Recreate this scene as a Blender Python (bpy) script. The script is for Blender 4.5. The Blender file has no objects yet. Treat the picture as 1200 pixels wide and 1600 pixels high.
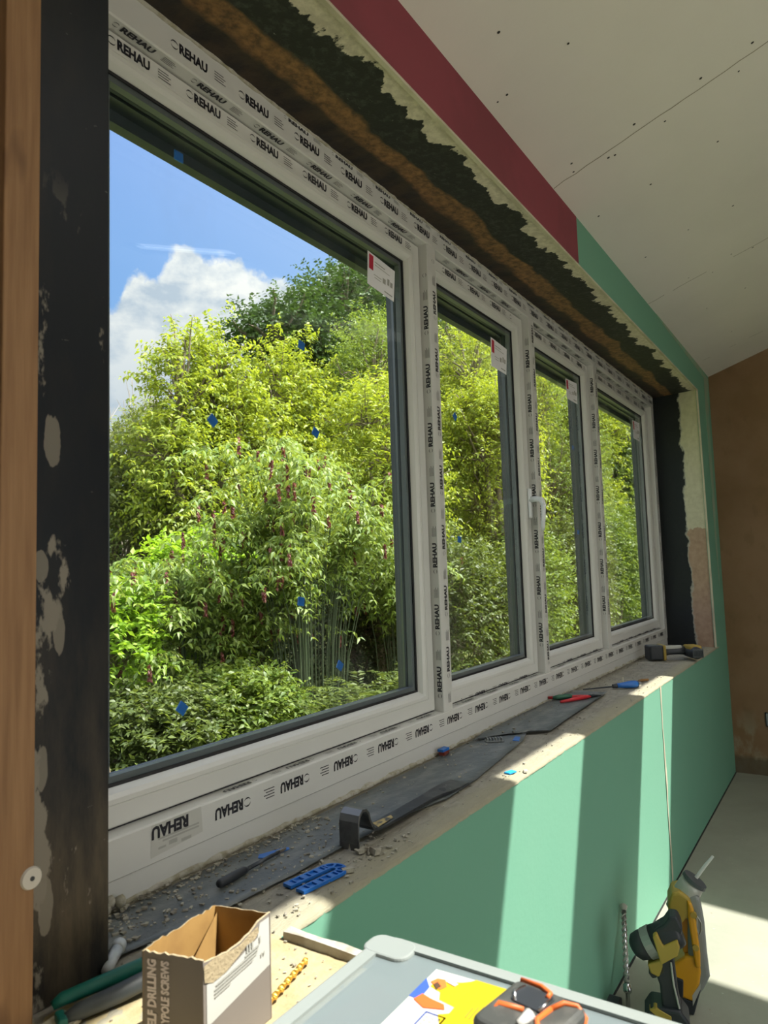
import bpy, bmesh, math, random
import numpy as np
from mathutils import Vector, Matrix
from math import radians as RA, sin, cos, pi

SC = bpy.context.scene
COL = SC.collection
random.seed(7)

# ------------------------------------------------------------------ camera
cam_d = bpy.data.cameras.new('camera')
cam = bpy.data.objects.new('camera', cam_d); COL.objects.link(cam)
_R = ((0.55190032, 0.05099079, 0.83234967), (-0.83331485, 0.07142874, 0.54816448), (-0.03150235, -0.99614149, 0.08191293))
M = Matrix(((_R[0][0], -_R[0][1], -_R[0][2], 0), (_R[1][0], -_R[1][1], -_R[1][2], 0), (_R[2][0], -_R[2][1], -_R[2][2], 0), (0, 0, 0, 1)))
cam.matrix_world = M
cam_d.sensor_fit = 'HORIZONTAL'; cam_d.sensor_width = 36; cam_d.lens = 33.3
cam_d.clip_start = 0.02; cam_d.clip_end = 300
cam_d.dof.use_dof = True; cam_d.dof.focus_distance = 2.4; cam_d.dof.aperture_fstop = 11
SC.camera = cam

SC.view_settings.view_transform = 'Standard'; SC.view_settings.look = 'None'
SC.view_settings.gamma = 1; SC.view_settings.use_curve_mapping = False
SC.view_settings.exposure = 0.38

# ------------------------------------------------------------------ node helpers
class NT:
    def __init__(s, tree): s.t = tree; s.n = tree.nodes; s.l = tree.links
    def node(s, typ, **kw):
        n = s.n.new(typ)
        for k, v in kw.items():
            if k.startswith('i_'):
                key = k[2:]; key = int(key) if key.isdigit() else key.replace('_', ' ')
                s.put(n.inputs[key], v)
            else: setattr(n, k, v)
        return n
    def put(s, sock, v):
        if hasattr(v, 'node') or isinstance(v, bpy.types.NodeSocket): s.l.new(v, sock)
        else: sock.default_value = v
    def math(s, op, a, b=0.0, c=None, clamp=False):
        n = s.n.new('ShaderNodeMath'); n.operation = op; n.use_clamp = clamp
        s.put(n.inputs[0], a); s.put(n.inputs[1], b)
        if c is not None: s.put(n.inputs[2], c)
        return n.outputs[0]
    def mix(s, f, a, b):
        n = s.n.new('ShaderNodeMix'); n.data_type = 'RGBA'
        s.put(n.inputs[0], f)
        s.put(n.inputs[6], (*a, 1) if isinstance(a, tuple) and len(a) == 3 else a)
        s.put(n.inputs[7], (*b, 1) if isinstance(b, tuple) and len(b) == 3 else b)
        return n.outputs[2]
    def noise(s, vec, scale, detail=5, rough=.55, out=0):
        n = s.n.new('ShaderNodeTexNoise'); n.inputs['Scale'].default_value = scale
        n.inputs['Detail'].default_value = detail; n.inputs['Roughness'].default_value = rough
        s.l.new(vec, n.inputs['Vector']); return n.outputs[out]
    def mapping(s, vec, scale=(1, 1, 1), loc=(0, 0, 0), rot=(0, 0, 0)):
        n = s.n.new('ShaderNodeMapping'); n.inputs['Scale'].default_value = scale
        n.inputs['Location'].default_value = loc; n.inputs['Rotation'].default_value = rot
        s.l.new(vec, n.inputs['Vector']); return n.outputs[0]
    def step(s, v, a, b):
        n = s.n.new('ShaderNodeMapRange'); n.clamp = True
        s.put(n.inputs[0], v); n.inputs[1].default_value = a; n.inputs[2].default_value = b
        return n.outputs[0]

def new_mat(name):
    m = bpy.data.materials.new(name); m.use_nodes = True
    t = NT(m.node_tree)
    return m, t, m.node_tree.nodes['Principled BSDF']

def pm(name, col, rough=.6, metal=0, col2=None, scale=8, amt=(.45, .6), bump=0, bscale=60, spec=.5, stretch=(1, 1, 1), detail=5):
    m, t, b = new_mat(name)
    b.inputs['Roughness'].default_value = rough; b.inputs['Metallic'].default_value = metal
    b.inputs['Specular IOR Level'].default_value = spec
    tc = t.node('ShaderNodeTexCoord').outputs['Object']
    if col2:
        v = t.mapping(tc, stretch)
        f = t.step(t.noise(v, scale, detail), amt[0], amt[1])
        t.put(b.inputs['Base Color'], t.mix(f, col, col2))
    else: b.inputs['Base Color'].default_value = (*col, 1)
    if bump:
        bn = t.node('ShaderNodeBump', i_Strength=bump, i_Distance=.01)
        t.l.new(t.noise(tc, bscale, 6), bn.inputs['Height']); t.l.new(bn.outputs[0], b.inputs['Normal'])
    return m

# ------------------------------------------------------------------ world
SUN = Vector((-.33, .50, -1.0)).normalized()
w = bpy.data.worlds.new('sky'); SC.world = w; w.use_nodes = True
t = NT(w.node_tree); bg = w.node_tree.nodes['Background']
d = t.node('ShaderNodeTexCoord').outputs['Generated']
sep = t.node('ShaderNodeSeparateXYZ'); t.l.new(d, sep.inputs[0])
X, Y, Z = sep.outputs
hor = t.math('SQRT', t.math('ADD', t.math('MULTIPLY', X, X), t.math('MULTIPLY', Y, Y)))
el = t.math('DIVIDE', Z, t.math('MAXIMUM', hor, .02))
az = t.math('ARCTAN2', X, Y)
azn = t.step(az, RA(30), RA(60))
fc = t.node('ShaderNodeFloatCurve'); cv = fc.mapping.curves[0]
pts = [(0, .40), (.12, .385), (.19, .355), (.23, .40), (.30, .43), (.36, .475), (.42, .455), (.50, .45), (.58, .435), (.655, .415), (.70, .385), (.735, .43), (.80, .455), (1, .46)]
while len(cv.points) < len(pts): cv.points.new(.5, .5)
for p, q in zip(cv.points, pts): p.location = q
fc.mapping.update(); t.l.new(azn, fc.inputs['Value'])
blue = t.mix(t.step(el, .15, .9), (.22, .42, .72), (.050, .185, .59))
nz = t.noise(d, 6.0, 8, .62); nz2 = t.noise(d, 17.0, 8, .6)
edge = t.math('ADD', t.math('SUBTRACT', fc.outputs[0], el), t.math('MULTIPLY', t.math('SUBTRACT', nz2, .5), .15))
edge = t.math('ADD', edge, t.math('MULTIPLY', t.math('SUBTRACT', nz, .5), .05))
cl = t.step(edge, 0.0, .018)
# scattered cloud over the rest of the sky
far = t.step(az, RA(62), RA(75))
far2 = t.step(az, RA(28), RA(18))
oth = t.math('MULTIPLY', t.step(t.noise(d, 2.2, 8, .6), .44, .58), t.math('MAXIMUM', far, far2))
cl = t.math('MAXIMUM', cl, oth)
shade = t.step(t.noise(t.mapping(d, (1, 1, 1.6)), 11.0, 7, .6), .38, .56)
low = t.step(el, .20, .40)
ccol = t.mix(t.math('MULTIPLY', shade, t.math('ADD', t.math('MULTIPLY', low, .75), .25)), (.38, .46, .56), (.74, .75, .745))
sky = t.mix(cl, blue, ccol)
# glow added around the sun and in the sky behind, to brighten the room
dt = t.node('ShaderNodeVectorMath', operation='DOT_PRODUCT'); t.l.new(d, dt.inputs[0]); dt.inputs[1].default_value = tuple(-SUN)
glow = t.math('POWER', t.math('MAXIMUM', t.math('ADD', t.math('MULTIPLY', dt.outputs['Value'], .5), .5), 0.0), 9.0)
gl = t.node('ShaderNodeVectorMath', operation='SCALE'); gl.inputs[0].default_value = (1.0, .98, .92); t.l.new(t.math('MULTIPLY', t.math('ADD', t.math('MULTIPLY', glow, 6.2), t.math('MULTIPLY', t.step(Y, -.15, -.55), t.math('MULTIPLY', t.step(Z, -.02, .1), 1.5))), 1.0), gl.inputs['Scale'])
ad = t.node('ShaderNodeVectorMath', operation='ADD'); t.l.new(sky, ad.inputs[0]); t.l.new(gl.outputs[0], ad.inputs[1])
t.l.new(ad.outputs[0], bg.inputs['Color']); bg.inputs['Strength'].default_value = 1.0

sun_d = bpy.data.lights.new('sun', 'SUN'); sun_d.energy = 8.6; sun_d.angle = RA(.6); sun_d.color = (1, .97, .88)
sun = bpy.data.objects.new('sun', sun_d); COL.objects.link(sun); sun.location = (0, -3, 8)
sun.rotation_euler = SUN.to_track_quat('-Z', 'Y').to_euler()

def portal(name, loc, rot, sx, sy):
    a = bpy.data.lights.new(name, 'AREA'); a.shape = 'RECTANGLE'; a.size = sx; a.size_y = sy; a.cycles.is_portal = True
    o = bpy.data.objects.new(name, a); COL.objects.link(o); o.location = loc; o.rotation_euler = rot
portal('window_portal', (3.0, 1.32, .32), (RA(-90), 0, 0), 4.8, 1.9)
portal('back_portal', (.55, -3.72, -.35), (RA(90), 0, 0), 3.7, 2.3)

# ------------------------------------------------------------------ geometry helpers
def reg(o, parent=None, kind=None, label=None, cat=None, group=None):
    if parent: o.parent = parent
    if kind: o['kind'] = kind
    if label: o['label'] = label
    if cat: o['category'] = cat
    if group: o['group'] = group
    return o

def thing(name, label, cat, loc=(0, 0, 0), rz=0, group=None, kind=None):
    o = bpy.data.objects.new(name, None); COL.objects.link(o); o.empty_display_size = .05
    o.location = loc; o.rotation_euler = (0, 0, rz)
    return reg(o, None, kind, label, cat, group)

class MB:
    def __init__(s): s.v = []; s.f = []; s.mi = []; s.m = 0
    def face(s, *i): s.f.append(tuple(i)); s.mi.append(s.m)
    def quad(s, pts):
        n = len(s.v); s.v += [tuple(p) for p in pts]; s.face(*range(n, n + len(pts))); return s
    def hexa(s, p):   # 8 points: bottom 4 ccw, top 4 ccw
        n = len(s.v); s.v += [tuple(q) for q in p]
        for f in ((3, 2, 1, 0), (4, 5, 6, 7), (0, 1, 5, 4), (1, 2, 6, 5), (2, 3, 7, 6), (3, 0, 4, 7)): s.face(*[n + i for i in f])
        return s
    def box(s, x0, x1, y0, y1, z0, z1):
        return s.hexa([(x0, y0, z0), (x1, y0, z0), (x1, y1, z0), (x0, y1, z0), (x0, y0, z1), (x1, y0, z1), (x1, y1, z1), (x0, y1, z1)])
    def obox(s, c, ax, ay, az):   # centre and three half-vectors
        c = Vector(c); ax = Vector(ax); ay = Vector(ay); az = Vector(az)
        return s.hexa([c - ax - ay - az, c + ax - ay - az, c + ax + ay - az, c - ax + ay - az, c - ax - ay + az, c + ax - ay + az, c + ax + ay + az, c - ax + ay + az])
    def prism(s, poly, a, b, plane='xz'):   # poly extruded along the third axis from a to b
        n = len(s.v); k = len(poly)
        def P(p, h):
            return {'xz': (p[0], h, p[1]), 'xy': (p[0], p[1], h), 'yz': (h, p[0], p[1])}[plane]
        s.v += [P(p, a) for p in poly] + [P(p, b) for p in poly]
        s.face(*[n + i for i in range(k)]); s.face(*[n + k + i for i in reversed(range(k))])
        for i in range(k): s.face(n + i, n + k + i, n + k + (i + 1) % k, n + (i + 1) % k)
        return s
    def tube(s, path, rad, n=12, cap=True, flat=1.0):
        path = [Vector(p) for p in path]
        if not hasattr(rad, '__len__'): rad = [rad] * len(path)
        base = len(s.v); up = None
        for i, p in enumerate(path):
            t_ = (path[min(i + 1, len(path) - 1)] - path[max(i - 1, 0)])
            if t_.length < 1e-7: t_ = Vector((0, 0, 1))
            t_.normalize()
            if up is None: up = t_.orthogonal().normalized()
            else: up = (up - t_ * up.dot(t_)); up.normalize()
            sd = t_.cross(up)
            for j in range(n):
                a = 2 * pi * j / n
                s.v.append(tuple(p + up * cos(a) * rad[i] + sd * sin(a) * rad[i] * flat))
        for i in range(len(path) - 1):
            for j in range(n):
                a = base + i * n + j; b = base + i * n + (j + 1) % n
                s.face(a, b, b + n, a + n)
        if cap:
            s.face(*[base + j for j in reversed(range(n))]); e = base + (len(path) - 1) * n
            s.face(*[e + j for j in range(n)])
        return s
    def ring(s, x0, x1, z0, z1, prof):   # prof: (inset, y) swept round a rectangle, mitred
        base = len(s.v)
        for ins, y in prof:
            s.v += [(x0 + ins, y, z0 + ins), (x1 - ins, y, z0 + ins), (x1 - ins, y, z1 - ins), (x0 + ins, y, z1 - ins)]
        for i in range(len(prof) - 1):
            for j in range(4):
                a = base + i * 4 + j; b = base + i * 4 + (j + 1) % 4
                s.face(a, b, b + 4, a + 4)
        return s
    def build(s, name, mat, parent=None, smooth=False, bevel=0, seg=2, kind=None, subd=0, recalc=True):
        me = bpy.data.meshes.new(name); me.from_pydata(s.v, [], s.f)
        mats = mat if isinstance(mat, (list, tuple)) else [mat]
        for m_ in mats: me.materials.append(m_)
        if len(mats) > 1: me.polygons.foreach_set('material_index', s.mi)
        if recalc:
            b = bmesh.new(); b.from_mesh(me); bmesh.ops.recalc_face_normals(b, faces=b.faces); b.to_mesh(me); b.free()
        if smooth: me.polygons.foreach_set('use_smooth', [True] * len(me.polygons))
        o = bpy.data.objects.new(name, me); COL.objects.link(o)
        if parent: o.parent = parent
        if kind: o['kind'] = kind
        if bevel:
            bv = o.modifiers.new('bevel', 'BEVEL'); bv.width = bevel; bv.segments = seg; bv.limit_method = 'ANGLE'; bv.angle_limit = RA(35)
        if subd:
            sb = o.modifiers.new('sub', 'SUBSURF'); sb.levels = subd; sb.render_levels = subd
        return o

_tc = {}
def text_geo(txt, bold=.012, narrow=.62):
    key = (txt, bold, narrow)
    if key in _tc: return _tc[key]
    c = bpy.data.curves.new('tmp', 'FONT'); c.body = txt; c.size = 1; c.offset = bold; c.resolution_u = 2; c.fill_mode = 'BOTH'
    o = bpy.data.objects.new('tmp', c); COL.objects.link(o)
    dg = bpy.context.evaluated_depsgraph_get(); me = o.evaluated_get(dg).to_mesh()
    v = np.array([x.co[:] for x in me.vertices]); f = [tuple(p.vertices) for p in me.polygons]
    o.evaluated_get(dg).to_mesh_clear(); bpy.data.objects.remove(o); bpy.data.curves.remove(c)
    mn = v.min(0); mx = v.max(0); v = (v - mn); hh = mx[1] - mn[1]
    v[:, 0] *= narrow; v /= hh
    _tc[key] = (v[:, :2], f, v[:, 0].max()); return _tc[key]
def stamp(mb, txt, org, ax, ay, h, length=None, bold=.03, narrow=.62):
    v, f, wd = text_geo(txt, bold, narrow)
    org = np.array(org, float); ax = np.array(ax, float); ay = np.array(ay, float)
    sx = h if length is None else length / wd
    P = org + v[:, :1] * sx * ax + v[:, 1:] * h * ay
    n = len(mb.v); mb.v += [tuple(p) for p in P]
    for q in f: mb.f.append(tuple(n + i for i in q)); mb.mi.append(mb.m)
def bar(mb, org, ax, ay, x0, x1, y0, y1):
    org = Vector(org); ax = Vector(ax); ay = Vector(ay)
    mb.quad([org + ax * x0 + ay * y0, org + ax * x1 + ay * y0, org + ax * x1 + ay * y1, org + ax * x0 + ay * y1])
def logo(mb, org, ax, ay, r):
    org = Vector(org); ax = Vector(ax); ay = Vector(ay)
    for a0, a1 in ((20, 170), (200, 340)):
        k = 7
        for i in range(k):
            A = RA(a0 + (a1 - a0) * i / k); B = RA(a0 + (a1 - a0) * (i + 1) / k)
            w0 = .28 * (1 - abs(2 * i / k - 1)) + .06; w1 = .28 * (1 - abs(2 * (i + 1) / k - 1)) + .06
            q = [org + (ax * cos(a) + ay * sin(a)) * r * ww for a, ww in ((A, 1), (B, 1), (B, 1 - w1), (A, 1 - w0))]
            mb.quad(q)
def film(mb, p0, ax, ay, length, h, phase=0, period=.20):
    """repeat of logo, maker's word and four small lines along a rail"""
    p0 = Vector(p0); ax = Vector(ax); ay = Vector(ay)
    s = phase
    while s < length:
        if s > 0 and s + .02 < length: logo(mb, p0 + ax * (s + .011) + ay * h * .5, ax, ay, h * .42)
        if s + .022 > 0 and s + .105 < length: stamp(mb, 'REHAU', p0 + ax * (s + .024), ax, ay, h, .080, bold=.048)
        q = s + .125
        if q > 0 and q + .036 < length:
            for k in range(4):
                bar(mb, p0 + ax * q, ax, ay, 0, .034 - .006 * (k % 2), h * (.06 + .26 * k), h * (.14 + .26 * k))
        s += period

def poly_noise(n, amp, seed):
    r = random.Random(seed); return [r.uniform(-amp, amp) for _ in range(n)]

# ------------------------------------------------------------------ materials
GREEN = (.150, .345, .245)
m_green = pm('green_board_paper', GREEN, .75, col2=(.158, .35, .25), scale=3, amt=(.35, .75), bump=.05, spec=.25)
m_pink = pm('pink_board_paper', (.235, .050, .068), .75, col2=(.20, .045, .06), scale=3, spec=.25)
m_ceil = pm('ceiling_board', (.74, .705, .645), .85, col2=(.68, .65, .59), scale=1.5, amt=(.3, .7), spec=.2, bump=.04)
m_plaster = pm('cream_plaster', (.52, .48, .36), .85, col2=(.42, .38, .28), scale=7, bump=.2)
m_white = pm('white_upvc', (.60, .60, .57), .32, spec=.5)
m_film = pm('printed_film_ink', (.012, .012, .018), .45)
m_gasket = pm('black_gasket', (.010, .010, .012), .6)
m_anth = pm('anthracite_upvc', (.035, .045, .055), .4)
m_spacer = pm('spacer_bar_grey', (.10, .115, .125), .4)
m_blue = pm('blue_plastic', (.010, .13, .48), .4)
m_lblue = pm('light_blue_plastic', (.02, .32, .75), .4)
m_red = pm('red_plastic', (.55, .02, .03), .4)
m_dred = pm('brown_red_plastic', (.18, .03, .02), .5)
m_steel = pm('steel', (.55, .56, .58), .25, 1)
m_dsteel = pm('black_steel', (.035, .04, .048), .42, .6, col2=(.07, .075, .08), scale=25)
m_claw = pm('worn_steel', (.16, .16, .165), .4, .85, col2=(.10, .10, .10), scale=20)
m_gold = pm('brass_coated_steel', (.75, .45, .08), .3, .9)
m_yel = pm('yellow_tool_plastic', (.60, .29, .010), .42)
m_tyel = pm('dusty_yellow_plastic', (.36, .25, .04), .5)
m_blk = pm('black_tool_plastic', (.018, .022, .028), .5)
m_grey = pm('grey_tool_metal', (.26, .27, .26), .45, .3)
m_lgrey = pm('pale_grey_metal', (.42, .42, .38), .45, .2)
m_org = pm('orange_rubber', (.60, .12, .02), .5)
m_card = pm('brown_cardboard', (.34, .20, .06), .8, col2=(.29, .165, .05), scale=20)
m_cardtorn = pm('torn_cardboard_pulp', (.36, .29, .18), .9, bump=.3, bscale=200)
m_cardgrey = pm('grey_printed_card', (.20, .175, .155), .7)
m_paper = pm('white_paper', (.50, .50, .47), .7)
m_pgrey = pm('grey_print', (.36, .36, .33), .7)
m_dgreen = pm('dark_green_plastic', (.01, .10, .05), .45)
m_teal = pm('teal_rubber', (.004, .13, .10), .45)
m_dgrey = pm('dark_grey_plastic', (.06, .07, .075), .5)
m_wood = pm('brown_wood', (.22, .11, .03), .7)
m_mason = pm('masonry', (.25, .2, .16), .95)

def stud_mat():
    m, t, b = new_mat('pine_stud_timber'); tc = t.node('ShaderNodeTexCoord').outputs['Object']
    n = t.noise(t.mapping(tc, (60, 60, 3)), 1.6, 6); k = t.noise(t.mapping(tc, (14, 14, 5)), 1.3, 2)
    c = t.mix(t.step(n, .35, .65), (.30, .165, .075), (.22, .115, .05))
    c = t.mix(t.math('MULTIPLY', t.step(k, .66, .74), .6), c, (.10, .045, .02))
    t.l.new(c, b.inputs['Base Color']); b.inputs['Roughness'].default_value = .7; return m
m_stud = stud_mat()

PATCH = [(.590, .205, .012, .036), (.600, -.06, .010, .045), (.574, .02, .010, .022), (.576, -.26, .008, .030), (.583, -.44, .010, .04)]
def column_mat():
    m, t, b = new_mat('black_paint_over_plaster'); tc = t.node('ShaderNodeTexCoord').outputs['Object']
    sp = t.node('ShaderNodeSeparateXYZ'); t.l.new(tc, sp.inputs[0]); x, y, z = sp.outputs
    base = t.mix(t.step(t.noise(t.mapping(tc, (1, 1, .4)), 12, 7, .6), .45, .75), (.004, .006, .010), (.014, .0135, .013))
    dust = t.math('MULTIPLY', t.step(z, .05, -.55), t.step(t.noise(t.mapping(tc, (2.2, 1, .5)), 10, 8, .65), .36, .66))
    base = t.mix(dust, base, (.088, .070, .048))
    n = t.noise(t.mapping(tc, (1, 1, .45)), 16, 7, .6)
    left = t.step(x, .625, .575)
    msk = t.math('MULTIPLY', t.step(t.math('ADD', n, t.math('MULTIPLY', left, .17)), .665, .695), t.step(z, .62, .40))
    base = t.mix(msk, base, (.20, .18, .145))
    for (px_, pz_, rx_, rz_) in PATCH:
        e1 = t.math('DIVIDE', t.math('SUBTRACT', x, px_), rx_); e2 = t.math('DIVIDE', t.math('SUBTRACT', z, pz_), rz_)
        r2_ = t.math('ADD', t.math('MULTIPLY', e1, e1), t.math('MULTIPLY', e2, e2))
        r2_ = t.math('ADD', r2_, t.math('MULTIPLY', t.math('SUBTRACT', n, .5), 5.0))
        base = t.mix(t.math('MULTIPLY', t.step(r2_, 1.05, .9), .8), base, (.20, .18, .145))
    sc = t.math('MULTIPLY', t.step(t.noise(t.mapping(tc, (20, 1, 60), rot=(0, .3, 0)), 2.2, 3), .73, .75), .4)
    base = t.mix(sc, base, (.22, .21, .19))
    t.l.new(base, b.inputs['Base Color']); b.inputs['Roughness'].default_value = .45; b.inputs['Specular IOR Level'].default_value = .3
    bn = t.node('ShaderNodeBump', i_Strength=.25, i_Distance=.004); t.l.new(n, bn.inputs['Height']); t.l.new(bn.outputs[0], b.inputs['Normal'])
    return m
m_column = column_mat()

def soffit_mat():
    m, t, b = new_mat('soffit_paint_and_plaster'); tc = t.node('ShaderNodeTexCoord').outputs['Object']
    sp = t.node('ShaderNodeSeparateXYZ'); t.l.new(tc, sp.inputs[0]); x, y, z = sp.outputs
    n1 = t.noise(t.mapping(tc, (1, .55, 1)), 17, 8, .62); n2 = t.noise(t.mapping(tc, (.6, 1, 1)), 6, 5); n3 = t.noise(tc, 45, 7, .65)
    n0 = t.noise(t.mapping(tc, (1, .5, 1)), 5.0, 7, .62)
    y1 = t.math('ADD', y, t.math('MULTIPLY', t.math('SUBTRACT', n1, .5), .11))
    y1 = t.math('ADD', y1, t.math('MULTIPLY', t.math('SUBTRACT', n0, .5), .20))
    y2 = t.math('ADD', y, t.math('MULTIPLY', t.math('SUBTRACT', n2, .5), .14))
    cream = t.mix(t.step(n3, .40, .60), (.50, .44, .36), (.66, .59, .49))
    black = t.mix(t.step(n3, .50, .72), (.010, .011, .010), (.045, .047, .042))
    fl = t.noise(t.mapping(tc, (.8, 1.4, 1)), 70, 5, .6)
    black = t.mix(t.step(fl, .70, .74), black, (.20, .20, .17))
    brown = t.mix(t.step(n3, .35, .65), (.27, .135, .050), (.075, .040, .018))
    dark = t.mix(t.step(n1, .40, .62), (.016, .012, .010), (.045, .028, .016))
    c = t.mix(t.step(y1, .864, .868), cream, black)
    c = t.mix(t.step(y2, .975, .99), c, brown)
    c = t.mix(t.step(y2, 1.05, 1.07), c, dark)
    c = t.mix(t.step(y, .820, .817), c, (.50, .50, .38))
    t.l.new(c, b.inputs['Base Color']); b.inputs['Roughness'].default_value = .75
    bn = t.node('ShaderNodeBump', i_Strength=.5, i_Distance=.004); t.l.new(t.math('ADD', n1, n3), bn.inputs['Height']); t.l.new(bn.outputs[0], b.inputs['Normal'])
    return m
def reveal_mat():
    m, t, b = new_mat('reveal_paint_and_plaster'); tc = t.node('ShaderNodeTexCoord').outputs['Object']
    sp = t.node('ShaderNodeSeparateXYZ'); t.l.new(tc, sp.inputs[0]); x, y, z = sp.outputs
    n1 = t.noise(t.mapping(tc, (1, 1, .8)), 12, 8, .6); n3 = t.noise(tc, 30, 6)
    y1 = t.math('ADD', y, t.math('MULTIPLY', t.math('SUBTRACT', n1, .5), .10))
    z1 = t.math('ADD', z, t.math('MULTIPLY', t.math('SUBTRACT', n1, .5), .25))
    cream = t.mix(t.step(n3, .35, .65), (.50, .47, .34), (.58, .55, .41))
    pink = t.mix(t.step(n3, .35, .65), (.34, .22, .15), (.42, .29, .20))
    pl = t.mix(t.step(z1, .20, .21), pink, cream)
    c = t.mix(t.step(y1, .942, .947), pl, t.mix(t.step(n3, .6, .8), (.008, .011, .013), (.02, .022, .022)))
    c = t.mix(t.math('MULTIPLY', t.math('MULTIPLY', t.step(y1, .938, .942), t.step(y1, .953, .949)), .6), c, (.45, .44, .38))
    t.l.new(c, b.inputs['Base Color']); b.inputs['Roughness'].default_value = .75
    bn = t.node('ShaderNodeBump', i_Strength=.4, i_Distance=.005); t.l.new(t.math('ADD', n1, n3), bn.inputs['Height']); t.l.new(bn.outputs[0], b.inputs['Normal'])
    return m
def sill_mat():
    m, t, b = new_mat('dusty_cement_sill'); tc = t.node('ShaderNodeTexCoord').outputs['Object']
    sp = t.node('ShaderNodeSeparateXYZ'); t.l.new(tc, sp.inputs[0]); x, y, z = sp.outputs
    n = t.noise(tc, 14, 8, .65); n2 = t.noise(t.mapping(tc, (.5, 2, 1)), 40, 7, .7)
    c = t.mix(t.step(n, .38, .62), (.25, .235, .20), (.33, .31, .25))
    c = t.mix(t.step(n2, .52, .70), c, (.17, .16, .14))
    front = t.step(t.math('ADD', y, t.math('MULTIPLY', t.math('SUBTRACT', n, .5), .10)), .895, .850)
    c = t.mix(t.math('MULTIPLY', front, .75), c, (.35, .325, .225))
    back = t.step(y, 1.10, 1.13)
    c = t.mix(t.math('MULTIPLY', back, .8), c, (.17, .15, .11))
    t.l.new(c, b.inputs['Base Color']); b.inputs['Roughness'].default_value = .95
    b.inputs['Specular IOR Level'].default_value = .2
    bn = t.node('ShaderNodeBump', i_Strength=.8, i_Distance=.006); t.l.new(n2, bn.inputs['Height']); t.l.new(bn.outputs[0], b.inputs['Normal'])
    return m
def floor_mat():
    m, t, b = new_mat('dusty_concrete_floor'); tc = t.node('ShaderNodeTexCoord').outputs['Object']
    n = t.noise(tc, 3, 8, .6); n2 = t.noise(tc, 28, 6, .6)
    c = t.mix(t.step(n, .3, .7), (.25, .255, .205), (.31, .31, .25))
    c = t.mix(t.step(n2, .66, .72), c, (.24, .21, .17))
    c = t.mix(t.step(t.noise(t.mapping(tc, (1, 1, 1), loc=(3, 1, 0)), 50, 3), .70, .73), c, (.42, .42, .36))
    t.l.new(c, b.inputs['Base Color']); b.inputs['Roughness'].default_value = .8
    bn = t.node('ShaderNodeBump', i_Strength=.25, i_Distance=.004); t.l.new(n2, bn.inputs['Height']); t.l.new(bn.outputs[0], b.inputs['Normal'])
    return m
def farwall_mat():
    m, t, b = new_mat('brown_bare_plaster_wall'); tc = t.node('ShaderNodeTexCoord').outputs['Object']
    sp = t.node('ShaderNodeSeparateXYZ'); t.l.new(tc, sp.inputs[0]); x, y, z = sp.outputs
    n = t.noise(tc, 2.2, 8, .6); n2 = t.noise(t.mapping(tc, (1, 1, .6)), 9, 8, .6)
    c = t.mix(t.step(n, .35, .65), (.215, .125, .058), (.27, .165, .09))
    c = t.mix(t.math('MULTIPLY', t.step(n2, .58, .66), .35), c, (.17, .11, .05))
    lowm = t.math('MULTIPLY', t.step(z, -1.05, -1.25), t.step(n2, .46, .60))
    c = t.mix(t.math('MULTIPLY', lowm, .7), c, (.34, .30, .21))
    c = t.mix(t.math('MULTIPLY', t.step(t.math('ADD', z, t.math('MULTIPLY', n2, .08)), -1.33, -1.36), .8), c, (.10, .08, .05))
    t.l.new(c, b.inputs['Base Color']); b.inputs['Roughness'].default_value = .8
    bn = t.node('ShaderNodeBump', i_Strength=.3, i_Distance=.006); t.l.new(n2, bn.inputs['Height']); t.l.new(bn.outputs[0], b.inputs['Normal'])
    return m
def glass_mat():
    m, t, b = new_mat('clear_window_glass'); t.n.remove(b)
    out = t.n['Material Output']
    g = t.node('ShaderNodeNewGeometry')
    dt = t.node('ShaderNodeVectorMath', operation='DOT_PRODUCT'); t.l.new(g.outputs['Normal'], dt.inputs[0]); t.l.new(g.outputs['Incoming'], dt.inputs[1])
    c = t.math('SUBTRACT', 1.0, t.math('ABSOLUTE', dt.outputs['Value']), clamp=True)
    F = t.math('ADD', .016, t.math('MULTIPLY', t.math('POWER', c, 5.0), .9), clamp=True)
    tr = t.node('ShaderNodeBsdfTransparent', i_Color=(.97, .985, .97, 1)); gl = t.node('ShaderNodeBsdfGlossy', i_Roughness=0.0, i_Color=(.9, .95, .92, 1))
    # thin smears of dust on the glass
    tc = t.node('ShaderNodeTexCoord').outputs['Object']
    df = t.node('ShaderNodeBsdfDiffuse', i_Color=(.6, .62, .58, 1))
    sm = t.math('MULTIPLY', t.step(t.noise(t.mapping(tc, (1, 1, .5)), 2.2, 5, .6), .56, .76), .07)
    mx = t.node('ShaderNodeMixShader'); t.l.new(F, mx.inputs[0]); t.l.new(tr.outputs[0], mx.inputs[1]); t.l.new(gl.outputs[0], mx.inputs[2])
    mx2 = t.node('ShaderNodeMixShader'); t.l.new(sm, mx2.inputs[0]); t.l.new(mx.outputs[0], mx2.inputs[1]); t.l.new(df.outputs[0], mx2.inputs[2])
    t.l.new(mx2.outputs[0], out.inputs[0]); return m
m_glass = glass_mat()
def frosted_mat(name, col, alpha):
    m, t, b = new_mat(name); b.inputs['Base Color'].default_value = (*col, 1); b.inputs['Roughness'].default_value = .35
    b.inputs['Alpha'].default_value = alpha; return m
m_lid = frosted_mat('frosted_clear_plastic', (.20, .245, .255), .66)
m_rim = frosted_mat('frosted_plastic_rim', (.255, .285, .275), .93)
m_dpc = pm('grey_damp_membrane', (.085, .10, .105), .48, col2=(.17, .18, .17), scale=18, amt=(.45, .72), bump=.25, bscale=40, stretch=(.6, 1.6, 1))
m_ply = pm('plaster_dusted_board', (.34, .27, .14), .85, col2=(.40, .34, .21), scale=16, amt=(.35, .65), bump=.4, bscale=50)
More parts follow.
